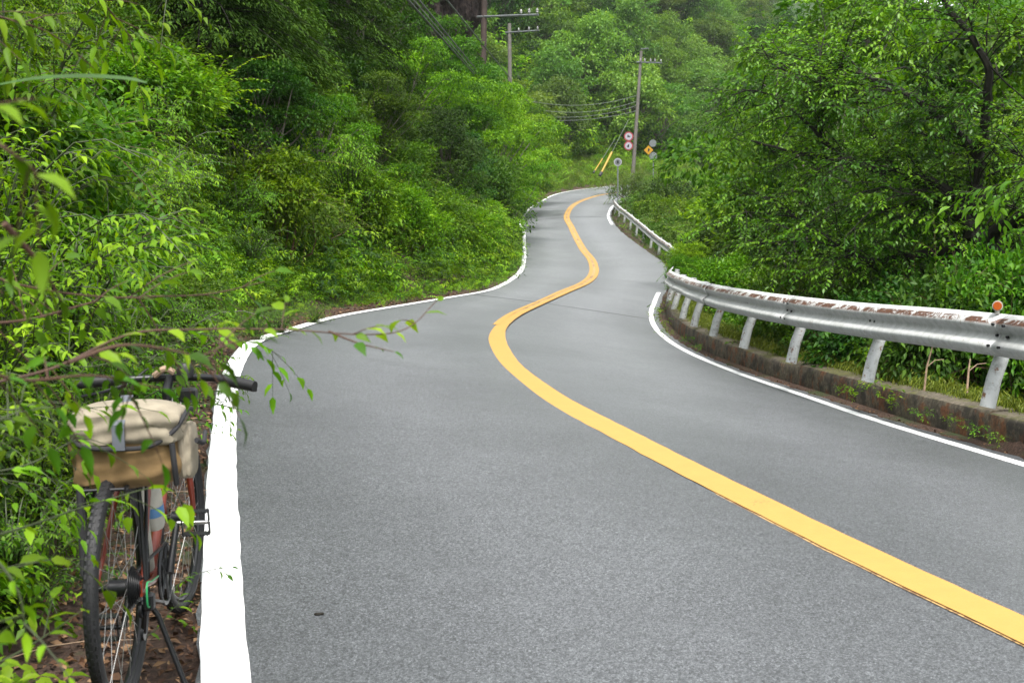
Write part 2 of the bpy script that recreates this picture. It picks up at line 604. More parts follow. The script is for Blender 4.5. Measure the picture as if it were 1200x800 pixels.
def leaves_mesh(name, P, D, N, L, Wd, tint, material, tpl=T_DIAMOND, jitter=0.0):
    P = np.asarray(P, float)
    n = len(P)
    D, S, N2 = frames(np.asarray(D, float), np.asarray(N, float))
    T, Tf = tpl
    L = np.broadcast_to(L, (n,))
    Wd = np.broadcast_to(Wd, (n,))
    V = (P[:, None, :] + D[:, None, :] * (T[None, :, 0:1] * L[:, None, None])
         + S[:, None, :] * (T[None, :, 1:2] * Wd[:, None, None])
         + N2[:, None, :] * (T[None, :, 2:3] * L[:, None, None]))
    k = len(T)
    Fc = (Tf[None] + (np.arange(n) * k)[:, None, None]).reshape(-1, 3)
    tt = np.repeat(np.clip(tint, 0, 1), k)
    return np_mesh(name, V.reshape(-1, 3), Fc, 3, material, tint=tt)


def rdir(n, up=0.0):
    v = rng.normal(size=(n, 3))
    v = norm(v)
    v[:, 2] += up
    return norm(v)


def blob_leaves(C, Rd, per, droop=0.25, upb=0.35, inner=0.55):
    """leaves in the outer shells of many blobs; returns P, D, N, tint"""
    Ps, Ds, Ns, Ts = [], [], [], []
    for c, r in zip(C, Rd):
        k = int(per * (r[0] * r[1] + r[0] * r[2] + r[1] * r[2]) / 3.0)
        d = rdir(k, upb)
        rr = inner + (1 - inner) * rng.random(k) ** 0.6
        wob = 1 + 0.22 * np.sin(d[:, 0:1] * 5 + c[0] * 7) * np.cos(d[:, 1:2] * 6 + c[1] * 5)
        P = c + d * r * rr[:, None] * wob
        out = norm(d / r)
        D = out * [1, 1, 0.5] + rng.normal(size=(k, 3)) * 0.45
        D[:, 2] -= droop
        N = out * 0.5 + np.array([0, 0, 1.0]) + rng.normal(size=(k, 3)) * 0.45
        t = 0.45 + rng.normal(size=k) * 0.2 + (rng.random() - 0.5) * 0.35 + 0.18 * (rr - 0.8)
        Ps.append(P); Ds.append(D); Ns.append(N); Ts.append(t)
    return np.vstack(Ps), np.vstack(Ds), np.vstack(Ns), np.concatenate(Ts)


def limb(a, b, r0, r1, bend=0.12, n=6, sag=0.0):
    a, b = np.array(a, float), np.array(b, float)
    L = np.linalg.norm(b - a)
    off = rng.normal(size=3) * bend * L
    off2 = rng.normal(size=3) * bend * 0.4 * L
    pts, rad = [], []
    for i in range(n + 1):
        t = i / n
        p = a + (b - a) * t + off * math.sin(math.pi * t) * 0.5 + off2 * math.sin(2 * math.pi * t)
        p[2] -= sag * math.sin(math.pi * t)
        pts.append(p)
        rad.append(r0 + (r1 - r0) * t ** 0.8)
    return pts, rad


def spray_leaves(pts, spacing, L, spread=0.9, droop=0.3):
    """leaves set alternately along a twig"""
    pts = np.array(pts)
    seg = np.linalg.norm(np.diff(pts, axis=0), axis=1)
    cum = np.concatenate([[0], np.cumsum(seg)])
    tot = cum[-1]
    n = max(3, int(tot * 0.85 / spacing))
    s = tot * (0.15 + 0.85 * np.arange(1, n + 1) / n)
    P = np.stack([np.interp(s, cum, pts[:, i]) for i in range(3)], 1)
    s2 = np.minimum(s + 0.01, tot)
    s1 = np.maximum(s2 - 0.03, 0)
    T = norm(np.stack([np.interp(s2, cum, pts[:, i]) - np.interp(s1, cum, pts[:, i]) for i in range(3)], 1))
    side = norm(np.cross(T, [0, 0, 1.0]) + 1e-4)
    alt = np.where(np.arange(n) % 2 == 0, 1, -1)[:, None]
    D = T * 0.75 + side * alt * spread + rng.normal(size=(n, 3)) * 0.22
    D[-1] = T[-1]
    D[:, 2] -= droop
    N = np.array([0, 0, 1.0]) + rng.normal(size=(n, 3)) * 0.32
    return P, D, N


class Leaves:
    def __init__(self):
        self.P, self.D, self.N, self.t, self.L = [], [], [], [], []

    def add(self, P, D, N, t, L):
        n = len(P)
        self.P.append(P); self.D.append(D); self.N.append(N)
        self.t.append(np.broadcast_to(t, (n,)).astype(float)); self.L.append(np.broadcast_to(L, (n,)).astype(float))

    def mesh(self, name, material, ratio=0.45, tpl=T_LEAF):
        L = np.concatenate(self.L)
        return leaves_mesh(name, np.vstack(self.P), np.vstack(self.D), np.vstack(self.N), L, L * ratio * rng.uniform(0.8, 1.2, len(L)),
                           np.concatenate(self.t), material, tpl)


def arching_shrub(nst, height, spread, leaf, spacing, twigs=5, droop=0.35):
    """a near shrub: stems arch out of the base, twigs carry separate leaves"""
    lv, mb = Leaves(), MB()
    for i in range(nst):
        a = rng.random() * 2 * math.pi
        h = height * rng.uniform(0.45, 1.0)
        s = spread * rng.uniform(0.2, 1.0)
        pts, rad = [], []
        wob = rng.normal(size=2) * 0.12
        for k in range(9):
            t = k / 8
            rr = s * t ** 1.5
            z = h * math.sin(min(1.0, t) * math.pi * 0.60) / math.sin(math.pi * 0.5)
            pts.append(np.array([math.cos(a) * rr + wob[0] * t, math.sin(a) * rr + wob[1] * t, z]))
            rad.append(0.011 * (1 - t) + 0.002)
        mb.tube(pts, rad, 4, cap=False)
        tint = rng.uniform(0.25, 0.75)
        P, D, N = spray_leaves(pts[2:], spacing, leaf, droop=droop)
        lv.add(P, D, N, tint + rng.normal(size=len(P)) * 0.12, leaf * rng.uniform(0.7, 1.15, len(P)))
        for j in range(twigs):
            t = rng.uniform(0.15, 1.0)
            k = min(7, int(t * 8))
            p0 = pts[k] + (pts[k + 1] - pts[k]) * (t * 8 - k if k < 7 else 0.5)
            ax = norm(pts[k + 1] - pts[k])
            d = norm(ax * 0.6 + rdir(1, 0.15)[0])
            ln = rng.uniform(0.16, 0.42) * height * 0.45
            tp = [p0 + d * ln * q + np.array([0, 0, -0.22 * ln * q * q]) for q in (0, 0.35, 0.7, 1.0)]
            mb.tube(tp, [0.004, 0.003, 0.002, 0.001], 3, cap=False)
            P, D, N = spray_leaves(tp, spacing, leaf, droop=droop)
            lv.add(P, D, N, tint + rng.normal(size=len(P)) * 0.13 + 0.12, leaf * rng.uniform(0.6, 1.15, len(P)))
    return lv, mb


def lumpy_crown(nb, rx, ry, rz, z0, flat=0.7, size=0.38, bottom=-0.3):
    """blob centres spread through an egg-shaped crown"""
    C, Rd = [], []
    for i in range(nb):
        for _ in range(20):
            d = rdir(1, 0.15)[0]
            if d[2] > bottom:
                break
        q = rng.uniform(0.4, 1.0)
        c = d * [rx, ry, rz] * q + np.array([0, 0, z0])
        s = size * rng.uniform(0.5, 1.5) * min(rx, ry)
        C.append(c)
        Rd.append(np.array([s, s, s * flat]))
    return C, Rd


PROTO = {}


def proto_shrub(key, nb, rx, rz, per, leafL, material, flat=0.7, size=0.38, ratio=0.5, tpl=T_DIAMOND, droop=0.25, wood='twig_brown'):
    C, Rd = lumpy_crown(nb, rx, rx, rz, rz * 0.85, flat, size, bottom=-0.75)
    P, D, N, t = blob_leaves(C, Rd, per, droop)
    L = leafL * rng.uniform(0.65, 1.3, len(P))
    mb = MB()
    Ps, Ds, Ns, Tn, Ls = [P], [D], [N], [t], [L]
    for i in range(110):
        k = rng.integers(len(C))
        d = rdir(1, 0.5)[0]
        p0 = C[k] + d * Rd[k] * 0.6
        ln = rng.uniform(0.25, 0.95) * rx
        tp = [p0 + d * ln * q + np.array([0, 0, -0.35 * ln * q * q]) for q in (0, 0.35, 0.7, 1.0)]
        mb.tube(tp, [0.004, 0.003, 0.002, 0.001], 3, cap=False)
        q_, d_, n_ = spray_leaves(tp, leafL * 0.5, leafL, droop=0.25)
        Ps.append(q_); Ds.append(d_); Ns.append(n_)
        Tn.append(0.6 + rng.normal() * 0.15 + rng.normal(size=len(q_)) * 0.1)
        Ls.append(leafL * rng.uniform(0.7, 1.2, len(q_)))
    P, D, N, t, L = np.vstack(Ps), np.vstack(Ds), np.vstack(Ns), np.concatenate(Tn), np.concatenate(Ls)
    crown = leaves_mesh(key + '_foliage', P, D, N, L, L * ratio, t, material, tpl)
    for c in C:
        pts, rad = limb((rng.normal() * 0.05 * rx, rng.normal() * 0.05 * rx, -0.15), c, 0.02 * rx + 0.008, 0.004, 0.12, 5)
        mb.tube(pts, rad, 4, cap=False)
    PROTO[key] = [('foliage', crown), ('stems', mb.mesh(key + '_stems', M[wood]))]


def proto_tree(key, h, trunk_r, nb, rx, rz, z0, per, leafL, material, flat=0.5, size=0.33, ratio=0.5, lean=0.0, wood='bark_grey', tpl=T_DIAMOND, droop=0.3, base=-1.0, bottom=-0.4):
    C, Rd = lumpy_crown(nb, rx, rx, rz, z0, flat, size, bottom)
    P, D, N, t = blob_leaves(C, Rd, per, droop)
    L = leafL * rng.uniform(0.65, 1.3, len(P))
    crown = leaves_mesh(key + '_crown', P, D, N, L, L * ratio, t, material, tpl)
    mb = MB()
    tr = [np.array([math.sin(k * 1.3) * 0.1 * trunk_r * 8 * k / 6 + lean * k / 6, math.cos(k * 1.7) * 0.06 * k / 6, base + (h * 0.82 - base) * k / 6]) for k in range(7)]
    mb.tube(tr, [trunk_r * (1.25 if k == 0 else 1 - 0.13 * k) for k in range(7)], 8)
    lb = MB()
    for c in C:
        kk = int(np.clip((c[2] * 0.55 - base) / (h * 0.82 - base) * 6, 1, 5))
        pts, rad = limb(tr[kk], c, trunk_r * 0.33, trunk_r * 0.06, 0.1, 5)
        lb.tube(pts, rad, 5, cap=False)
    PROTO[key] = [('crown', crown), ('trunk', mb.mesh(key + '_trunk', M[wood])), ('limbs', lb.mesh(key + '_limbs', M[wood]))]


def place(key, name, loc, label, cat, group=None, scale=1.0, rz=None, sz=1.0, tilt=(0, 0)):
    e = empty(name, loc, label, cat, group)
    rz = rng.random() * 6.28 if rz is None else rz
    e.rotation_euler = (tilt[0], tilt[1], rz)
    e.scale = (scale, scale, scale * sz)
    for pn, me in PROTO[key]:
        put(pn, me, e)
    return e


# ------------------------------------------------------------------ the road, laid through the places its lines run
def hermite(us, pts, u):
    us = np.array(us, float)
    pts = np.array(pts, float)
    m = np.gradient(pts, us, axis=0)
    u = np.asarray(u, float)
    i = np.clip(np.searchsorted(us, u) - 1, 0, len(us) - 2)
    h = us[i + 1] - us[i]
    t = (u - us[i]) / h
    lo, hi = t < 0, t > 1
    tt = np.clip(t, 0, 1)[:, None]
    hh = h[:, None]
    o = ((2 * tt**3 - 3 * tt**2 + 1) * pts[i] + (tt**3 - 2 * tt**2 + tt) * hh * m[i]
         + (-2 * tt**3 + 3 * tt**2) * pts[i + 1] + (tt**3 - tt**2) * hh * m[i + 1])
    o += np.where(lo, t, np.where(hi, t - 1, 0))[:, None] * hh * np.where(lo[:, None], m[0], m[-1])
    return o


LINE_L = [(264, 800, 3.76), (261, 700, 4.54), (260, 600, 5.74), (263, 500, 7.8), (271, 440, 9.94), (288, 409, 11.58), (345, 385, 14.9),
          (400, 370, 17.9), (470, 358, 20.9), (530, 348, 24.3), (565, 342, 26.6), (590, 333, 30.6), (606, 322, 35.3), (614, 305, 45),
          (614.5, 293.6, 53), (614, 271, 65), (613, 255, 78), (621, 244, 84.6), (636, 235, 92), (652, 227.5, 97), (685, 221.5, 104), (722, 217.5, 109), (790, 212, 116)]
LINE_LU = [z for _, _, z in LINE_L[:17]] + [82, 87, 92, 98, 103, 112]
LINE_C = [(1200, 740, 4.2), (1050, 670, 4.9), (900, 597, 6.0), (800, 547, 7.13), (725, 508, 8.34), (650, 468, 10.1), (618, 446, 11.45), (596, 427, 13.05), (585.5, 411, 14.6), (580.5, 397, 16.4),
          (584, 383, 18.75), (600, 370, 21.4), (628, 356.5, 25), (661, 342, 29.5), (686, 331, 34), (696, 319, 39.5), (695, 309, 44), (681.5, 289.5, 56),
          (670, 267, 68), (664.6, 251, 78), (669, 243.5, 84), (679, 236.5, 89), (698, 230, 95), (721, 226, 100), (750, 222, 105), (800, 217, 112)]
LINE_CU = [z for _, _, z in LINE_C if z <= 78] + [82, 87, 92, 98, 103, 112]
LINE_R = [(1182, 540, 9.6), (1020, 491, 12.2), (944, 465, 14.1), (860, 436, 16.9), (800, 410, 20), (785, 401, 21.3), (770, 388, 23.2), (762, 371, 26.2),
          (767, 352, 30.5), (776, 333, 36), (775, 312, 43.5), (754, 294.5, 53), (740, 284, 59), (722, 269, 67), (714.6, 258.6, 72.5), (713, 250.7, 78),
          (716, 244, 83), (724, 238, 87), (742, 233, 91), (770, 228.5, 95), (800, 225, 99), (850, 221, 105)]
LINE_RU = [z for _, _, z in LINE_R[:16]] + [82, 87, 92, 98, 103, 112]
pR0 = W(*LINE_R[0])
extra_R = [(pR0 + np.array([1.55, -9.5, 0.45])), (pR0 + np.array([1.05, -6.2, 0.33])), (pR0 + np.array([0.45, -3.0, 0.17]))]
PL = [W(*p) for p in LINE_L]
PC = [W(*p) for p in LINE_C]
PR = extra_R + [W(*p) for p in LINE_R]
RU = [0.1, 3.4, 6.6] + LINE_RU
U = np.concatenate([np.arange(-7, 30, 0.15), np.arange(30, 40, 0.25), np.arange(40, 118, 0.5)])
SL, SC, SR = hermite(LINE_LU, PL, U), hermite(LINE_CU, PC, U), hermite(RU, PR, U)
NU = len(U)


def side_dirs(S):
    t = np.gradient(S, axis=0)
    t[:, 2] = 0
    t = norm(t)
    return t, np.stack([-t[:, 1], t[:, 0], np.zeros(len(t))], 1)    # tangent, left normal


TL, NL = side_dirs(SL)
TC, NC = side_dirs(SC)
TR, NR = side_dirs(SR)


def strip(name, rows, material, extra=None, smooth=True):
    """sheet from a list of equally long point rows"""
    k = len(rows)
    V = np.stack(rows, 1).reshape(-1, 3)
    n = len(rows[0])
    i = np.arange(n - 1)[:, None] * k + np.arange(k - 1)[None]
    Fc = np.stack([i, i + 1, i + 1 + k, i + k], -1).reshape(-1, 4)[:, ::-1]
    return np_mesh(name, V, Fc, 4, material, smooth, extra=extra)


rows, wear = [], []
prof = [(-0.16, None), (0.0, 'L')]
ts = np.linspace(0, 1, 9)
jag = (np.sin(U * 9.1) + np.sin(U * 23.3)) * 0.015
rows.append(SL + NL * (0.088 + jag * 0.4)[:, None]); wear.append(0.3)
for t in ts:
    rows.append(SL * (1 - t) + SC * t); wear.append(0.25 + 0.75 * math.exp(-((t - 0.5) / 0.22) ** 2) if t < 0.99 else 0.35)
for t in ts[1:]:
    rows.append(SC * (1 - t) + SR * t); wear.append(0.25 + 0.75 * math.exp(-((t - 0.5) / 0.25) ** 2))
rows.append(SR - NR * (0.18 + jag)[:, None]); wear.append(0.2)
wv = np.broadcast_to(np.array(wear)[None], (NU, len(rows))).copy()
wv += 0.12 * np.sin(U * 0.7)[:, None]
seam = np.zeros((NU, len(rows)))
road_me = strip('road', rows, M['asphalt'], extra={'wear': np.clip(wv, 0, 1).ravel(), 'seam': seam.ravel(), 'sky_sheen': np.repeat(np.interp(U, [2, 7, 14, 25.3, 25.6, 60], [0.0, 0.2, 0.5, 0.72, 0.85, 1.0]), len(rows))})
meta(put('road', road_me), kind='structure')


def line_strip(name, S, N, off, wid, lift, material, us, bow=0.0, rough=0.0):
    sel = (U >= us[0]) & (U <= us[1])
    wd = np.interp(U[sel], *wid) if isinstance(wid, tuple) else np.full(sel.sum(), wid)
    of = np.interp(U[sel], *off) if isinstance(off, tuple) else np.full(sel.sum(), off)
    c = S[sel] + N[sel] * of[:, None]
    e1 = rough * np.sin(U[sel] * 31) * 0.5 + rough * rng.normal(size=sel.sum()) * 0.5
    e2 = rough * np.sin(U[sel] * 27 + 1) * 0.5 + rough * rng.normal(size=sel.sum()) * 0.5
    z = np.array([0, 0, lift])
    return strip(name, [c + N[sel] * (wd / 2 + e1)[:, None] + z, c + z, c - N[sel] * (wd / 2 + e2)[:, None] + z], material)


meta(put('left_edge_line', line_strip('left_edge_line', SL, NL, 0, ([0, 110], [0.155, 0.15]), 0.005, M['white_paint'], (-7, 112), rough=0.004)), kind='structure')
meta(put('right_edge_line', line_strip('right_edge_line', SR, NR, 0, 0.14, 0.005, M['white_paint'], (-7, 33), rough=0.004)), kind='structure')
meta(put('right_edge_line_far', line_strip('right_edge_line_far', SR, NR, 0, 0.14, 0.005, M['white_paint'], (70, 110), rough=0.02)), kind='structure')
meta(put('old_yellow_line', line_strip('old_yellow_line', SC, NC, 0, ([0, 9, 16, 24, 60, 112], [0.195, 0.24, 0.285, 0.30, 0.36, 0.36]), 0.004, M['yellow_worn'], (-7, 112), rough=0.004)), kind='structure')
meta(put('yellow_line', line_strip('yellow_line', SC, NC, ([0, 9, 16, 24, 60, 112], [0, -0.003, -0.018, -0.088, -0.115, -0.115]), ([0, 5, 9, 16, 24, 112], [0.185, 0.2, 0.235, 0.235, 0.115, 0.12]), 0.009, M['yellow_paint'], (-7, 112), rough=0.003)), kind='structure')
meta(put('yellow_line_second', line_strip('yellow_line_second', SC, NC, ([19, 24, 60, 112], [0.06, 0.088, 0.115, 0.115]), ([19, 24, 112], [0.10, 0.115, 0.12]), 0.0135, M['yellow_paint'], (19, 112), rough=0.003)), kind='structure')


selg = (U > 2) & (U < 34)
meta(put('gutter', strip('gutter', [SR[selg] - NR[selg] * o_ + [0, 0, z_] for o_, z_ in ((0.12, -0.012), (0.2, -0.018), (0.3, -0.006), (0.38, 0.012))], M['soil'])), kind='structure')


# paving joints that cross the road
def joint(name, u, wd):
    i = np.argmin(abs(U - u))
    a, b, c = SL[i], SC[i], SR[i]
    pts = [a * (1 - t) + b * t for t in np.linspace(0, 1, 12)] + [b * (1 - t) + c * t for t in np.linspace(0, 1, 12)][1:]
    pts = np.array(pts)
    pts[:, 1] += np.cumsum(rng.normal(size=len(pts)) * 0.012)
    z = np.array([0, 0, 0.003])
    t = TC[i] * wd
    meta(put(name, strip(name, [pts + t + z, pts - t + z], M['seam'])), kind='structure')


M['seam'] = paint('tar_joint', (0.05, 0.052, 0.055), (0.11, 0.115, 0.12), 0.17)
joint('tar_joint', 25.5, 0.05)
joint('tar_joint_far', 76.0, 0.16)

# ------------------------------------------------------------------ terrain
ext_n = np.arange(1, 260)[:, None] * 1.0        # the road runs on out of sight past the bend
td = TC[-1] * [1, 1, 0]
GC = np.vstack([SC, SC[-1] + td * ext_n])
GNC = np.vstack([NC, np.repeat(NC[-1:], 259, 0)])
dL, dR = SL - SC, SR - SC
GL = np.vstack([dL, np.repeat(dL[-1:], 259, 0)])
GR = np.vstack([dR, np.repeat(dR[-1:], 259, 0)])
GU = np.concatenate([U, np.full(259, U[-1])])
CX, CY = GC[:, 0], GC[:, 1]
WL = np.linalg.norm(GL[:, :2], axis=1)
WR = np.linalg.norm(GR[:, :2], axis=1)


def fbm(x, y, s, seed=0.0):
    v = 0
    a = 1.0
    for k in range(4):
        v = v + a * np.sin(x * s * 1.9 + 1.3 * k + seed + 1.7 * np.sin(y * s * 1.1 + k)) * np.cos(y * s * 1.7 - 2.1 * k + seed * 0.7 + 1.4 * np.sin(x * s * 0.9 + 2 * k))
        a *= 0.5
        s *= 2.03
    return v


def terrain(x, y):
    x = np.atleast_1d(np.asarray(x, float))
    y = np.atleast_1d(np.asarray(y, float))
    idx = np.empty(len(x), int)
    for s in range(0, len(x), 20000):
        d = (x[s:s + 20000, None] - CX) ** 2 + (y[s:s + 20000, None] - CY) ** 2
        idx[s:s + 20000] = d.argmin(1)
    # signed distance to the centre line, left positive
    lat = (x - CX[idx]) * GNC[idx, 0] + (y - CY[idx]) * GNC[idx, 1]
    dist = np.hypot(x - CX[idx], y - CY[idx])
    left = lat > 0
    aL = np.where(left, dist - (GL[idx, :2] * GNC[idx, :2]).sum(1), -1)
    aR = np.where(~left, dist + (GR[idx, :2] * GNC[idx, :2]).sum(1), -1)
    zc = np.where(left, GC[idx, 2] + GL[idx, 2] * np.clip(dist / WL[idx], 0, 1.25), GC[idx, 2] + GR[idx, 2] * np.clip(dist / WR[idx], 0, 1.2))
    u = GU[idx]
    far = np.clip((u - 80) / 12, 0, 1)
    h = zc - 0.035
    edge = np.where(u > 60, 0.35, 0.05)
    inside = (aL < edge) & (aR < edge)
    h = h - np.where(inside, np.where(u > 60, 0.25, 0.07), 0)
    a = np.maximum(aL - 0.75, 0)
    bank = 0.95 * np.minimum(a, 9) + 0.6 * np.clip(a - 9, 0, 70) + 0.25 * np.maximum(a - 79, 0)
    g = np.maximum(aL - 0.5, 0)
    bank_far = 0.16 * np.minimum(g, 9) + 0.80 * np.clip(g - 9, 0, 60) + 0.62 * np.maximum(g - 69, 0)
    bk = bank * (1 - far) + bank_far * far
    bk = bk * (1 + 0.10 * fbm(x, y, 0.05)) + np.minimum(a, 1.5) * 0.25 * fbm(x, y, 0.8, 2)
    h = h + np.where(left, bk, 0)
    b = np.maximum(aR - 0.75, 0)
    nearR = np.clip((34 - u) / 6, 0, 1)
    kerb_top = 0.30 * np.clip((aR - 0.42) / 0.12, 0, 1) * nearR
    farR = np.clip((u - 60) / 25, 0, 1)
    drop = (-0.62 * np.minimum(b, 16) - 0.1 * np.clip(b - 16, 0, 10)) * (1 - 0.5 * farR) + 0.85 * np.maximum(b - 26, 0) - 0.35 * np.maximum(b - 110, 0)
    h = h + np.where(left, 0, kerb_top + drop + np.minimum(b, 2) * 0.10 * fbm(x, y, 0.7, 5))
    h = h + 0.012 * fbm(x, y, 6, 1) * (~inside) - 0.04 * ((aR > -0.5) & (aR < 0.32) & (u < 34))
    return h, aL, aR, u


def G(x, y):
    return float(terrain([x], [y])[0][0])


def grow_axis(a, b, step, far_a, far_b, g=1.18):
    c = list(np.arange(a, b + 1e-6, step))
    s = step
    lo = []
    p = a
    while p > far_a:
        s *= g
        p -= s
        lo.append(p)
    s = step
    hi = []
    p = c[-1]
    while p < far_b:
        s = min(s * g, 8)
        p += s
        hi.append(p)
    return np.array(lo[::-1] + c + hi)


gx = grow_axis(-4.5, 7.5, 0.15, -170, 260)
gy = np.concatenate([grow_axis(-3, 36, 0.22, -25, 36.1), np.arange(36.5, 118, 0.6), grow_axis(118, 119, 1, 118, 420)[1:]])
XX, YY = np.meshgrid(gx, gy)
hz, _aL, _aR, _u = terrain(XX.ravel(), YY.ravel())
V = GROUND_V = np.stack([XX.ravel(), YY.ravel(), hz], 1)
nx, ny = len(gx), len(gy)
ii = (np.arange(ny - 1)[:, None] * nx + np.arange(nx - 1)[None])
Fc = np.stack([ii, ii + 1, ii + 1 + nx, ii + nx], -1).reshape(-1, 4)
cover = np.clip((np.maximum(_aL, _aR) - 1.2) / 1.5, 0, 1)
meta(put('ground', np_mesh('ground', V, Fc, 4, M['soil'], True, extra={'cover': cover})), kind='structure')

# ------------------------------------------------------------------ concrete kerb and guardrails on the right
def along(S, N, off, u):
    i = np.interp(u, U, np.arange(NU))
    k = int(min(i, NU - 2))
    t = i - k
    p = (S[k] + N[k] * off) * (1 - t) + (S[k + 1] + N[k + 1] * off) * t
    return p


kerb = empty('concrete_kerb', along(SR, NR, -0.5, 8), 'low mossy rust-stained concrete kerb under the near guardrail', 'kerb')
kb = Vector(kerb.location)
u = 4.0
lens = []
while u < 31:
    du = rng.uniform(1.3, 2.1) * (1 + max(0, u - 14) * 0.05)
    lens.append((u, u + du))
    u += du
for ub0, ub1 in lens:
    rowsk = []
    us = np.linspace(ub0 + 0.007, ub1 - 0.007, 12)
    hgt = 0.30 + rng.uniform(-0.015, 0.02)
    shift = rng.uniform(-0.008, 0.008)
    prof = [(-0.345, -0.1), (-0.35, hgt * 0.35), (-0.355, hgt * 0.7), (-0.36, hgt - 0.04), (-0.372, hgt - 0.012), (-0.40, hgt), (-0.5, hgt + 0.008), (-0.66, hgt), (-0.70, hgt - 0.03), (-0.70, -0.1)]
    for o_, z_ in prof:
        pts = np.array([along(SR, NR, o_ + shift, q) for q in us])
        jj = rng.normal(size=(len(us), 3)) * [0.0008, 0.0008, 0.002]
        pts[:, 2] += z_ - 0.035
        rowsk.append(pts + jj - np.array(kb))
    k = len(rowsk)
    Vk = np.stack(rowsk, 1).reshape(-1, 3)
    i_ = np.arange(len(us) - 1)[:, None] * k + np.arange(k - 1)[None]
    Fk = [tuple(q) for q in np.stack([i_, i_ + 1, i_ + 1 + k, i_ + k], -1).reshape(-1, 4)]
    Fk += [tuple(range(k))[::-1], tuple(range((len(us) - 1) * k, len(us) * k))]
    m_ = MB().add(Vk, Fk)
    m_.build('block', M['kerb'], kerb, smooth=True)


def beam_profile():
    pr = []
    for i in range(19):
        h = i / 18
        o_ = 0.045 * (1 - math.cos(2 * math.pi * h * 2)) / 2 * 1.6 - (0.02 if h in (0.0, 1.0) else 0)
        pr.append((o_, h * 0.35))
    return pr


BP = beam_profile()


def guardrail(label, pathf, posts, joints, top, lean, ph):
    g = empty('guardrail', pathf(posts[0])[0], label, 'guardrail')
    gb = np.array(g.location)
    for a_, b_ in zip(joints[:-1], joints[1:]):
        us = np.linspace(a_ - 0.03, b_ + 0.03, 13)
        P, Nn = zip(*[pathf(q) for q in us])
        P, Nn = np.array(P), np.array(Nn)
        Tn = np.stack([Nn[:, 1], -Nn[:, 0], Nn[:, 2]], 1)
        rr = []
        vp = []
        dent = 0.012 * np.sin(us * 2.1 + a_) + 0.006 * np.sin(us * 5)
        lift = 0.004 if int(a_ * 10) % 2 else -0.004
        for o_, h_ in BP:
            rr.append(P + Nn * (o_ + lift + dent)[:, None] + np.array([0, 0, 1.0]) * (top - 0.35 + h_) - Nn * (lean * (h_ - 0.35)) - gb)
            vp.append(h_ / 0.35)
        k = len(rr)
        Vv = np.stack(rr, 1).reshape(-1, 3)
        i_ = np.arange(len(us) - 1)[:, None] * k + np.arange(k - 1)[None]
        Fv = np.stack([i_, i_ + 1, i_ + 1 + k, i_ + k], -1).reshape(-1, 4)
        me = np_mesh('beam_panel', Vv, Fv, 4, M['rail'], True, extra={'vpos': np.tile(vp, len(us))})
        o = put('beam_panel', me, g)
        sol = o.modifiers.new('thickness', 'SOLIDIFY')
        sol.thickness = 0.006
        sol.offset = 0
    pm = None
    for q in posts:
        p, n = pathf(q)
        mbp = MB()
        b0 = p - n * 0.07 + n * lean * 0.6 - gb
        mbp.tube([b0 + np.array([0, 0, ph]), b0 - n * lean * 0.25 + np.array([0, 0, ph + (top - ph) * 0.3]), b0 - n * lean * 0.9 + np.array([0, 0, top - 0.18]), b0 - n * lean + np.array([0, 0, top - 0.02])],
                 [0.066, 0.064, 0.06, 0.06], 14)
        mbp.build('post', M['post'], g)
        if top > 0.86 and q < 19:
            for dq in (-0.05, 0.05):
                t = np.array([n[1], -n[0], 0])
                c = p + n * 0.012 + t * dq + np.array([0, 0, top - 0.175]) - gb
                MB().disc((0, 0, 0), n, 0.014, 0.03, 8).build('bolt', M['black_metal'], g, loc=c)
    for q in joints[1:-1]:
        if q > 16:
            continue
        p, n = pathf(q)
        t = np.array([n[1], -n[0], 0])
        for dq in (-0.09, 0.05):
            for hh in (0.09, 0.175, 0.27):
                c = p + n * (0.078 if hh != 0.175 else 0.015) + t * (dq - 0.03) + np.array([0, 0, top - 0.35 + hh]) - n * (lean * (hh - 0.35)) - gb
                MB().disc((0, 0, 0), n, 0.012, 0.02, 8).build('bolt', M['black_metal'], g, loc=c)
    return g


RAIL_PTS = [W(1200, 371, 9.8), W(1100, 361.5, 11.0), W(1020, 356, 12.35), W(927, 346.5, 14.5), W(860, 337.5, 17.3), W(830, 332, 19.5), W(800, 323, 23.5), W(786, 317.5, 27.5), W(789, 312, 31.5)]
RAIL_U = [9.8, 11.0, 12.35, 14.5, 17.3, 19.5, 23.5, 27.5, 31.5]
r0 = RAIL_PTS[0]
RAIL_PTS = [r0 + np.array([1.15, -6.3, 0.12]), r0 + np.array([0.5, -3.0, 0.06])] + RAIL_PTS
RAIL_U = [3.4, 6.8] + RAIL_U
uu = np.linspace(3.4, 31.5, 200)
RS = hermite(RAIL_U, RAIL_PTS, uu)
_, RNm = side_dirs(RS)


def railpath(q):
    p = np.array([np.interp(q, uu, RS[:, i]) for i in range(3)])
    n = np.array([np.interp(q, uu, RNm[:, i]) for i in range(3)])
    # drop from the top edge of the beam to its foot level (beam top is 'RTOP' above)
    return p - np.array([0, 0, RTOP]), n / np.linalg.norm(n)


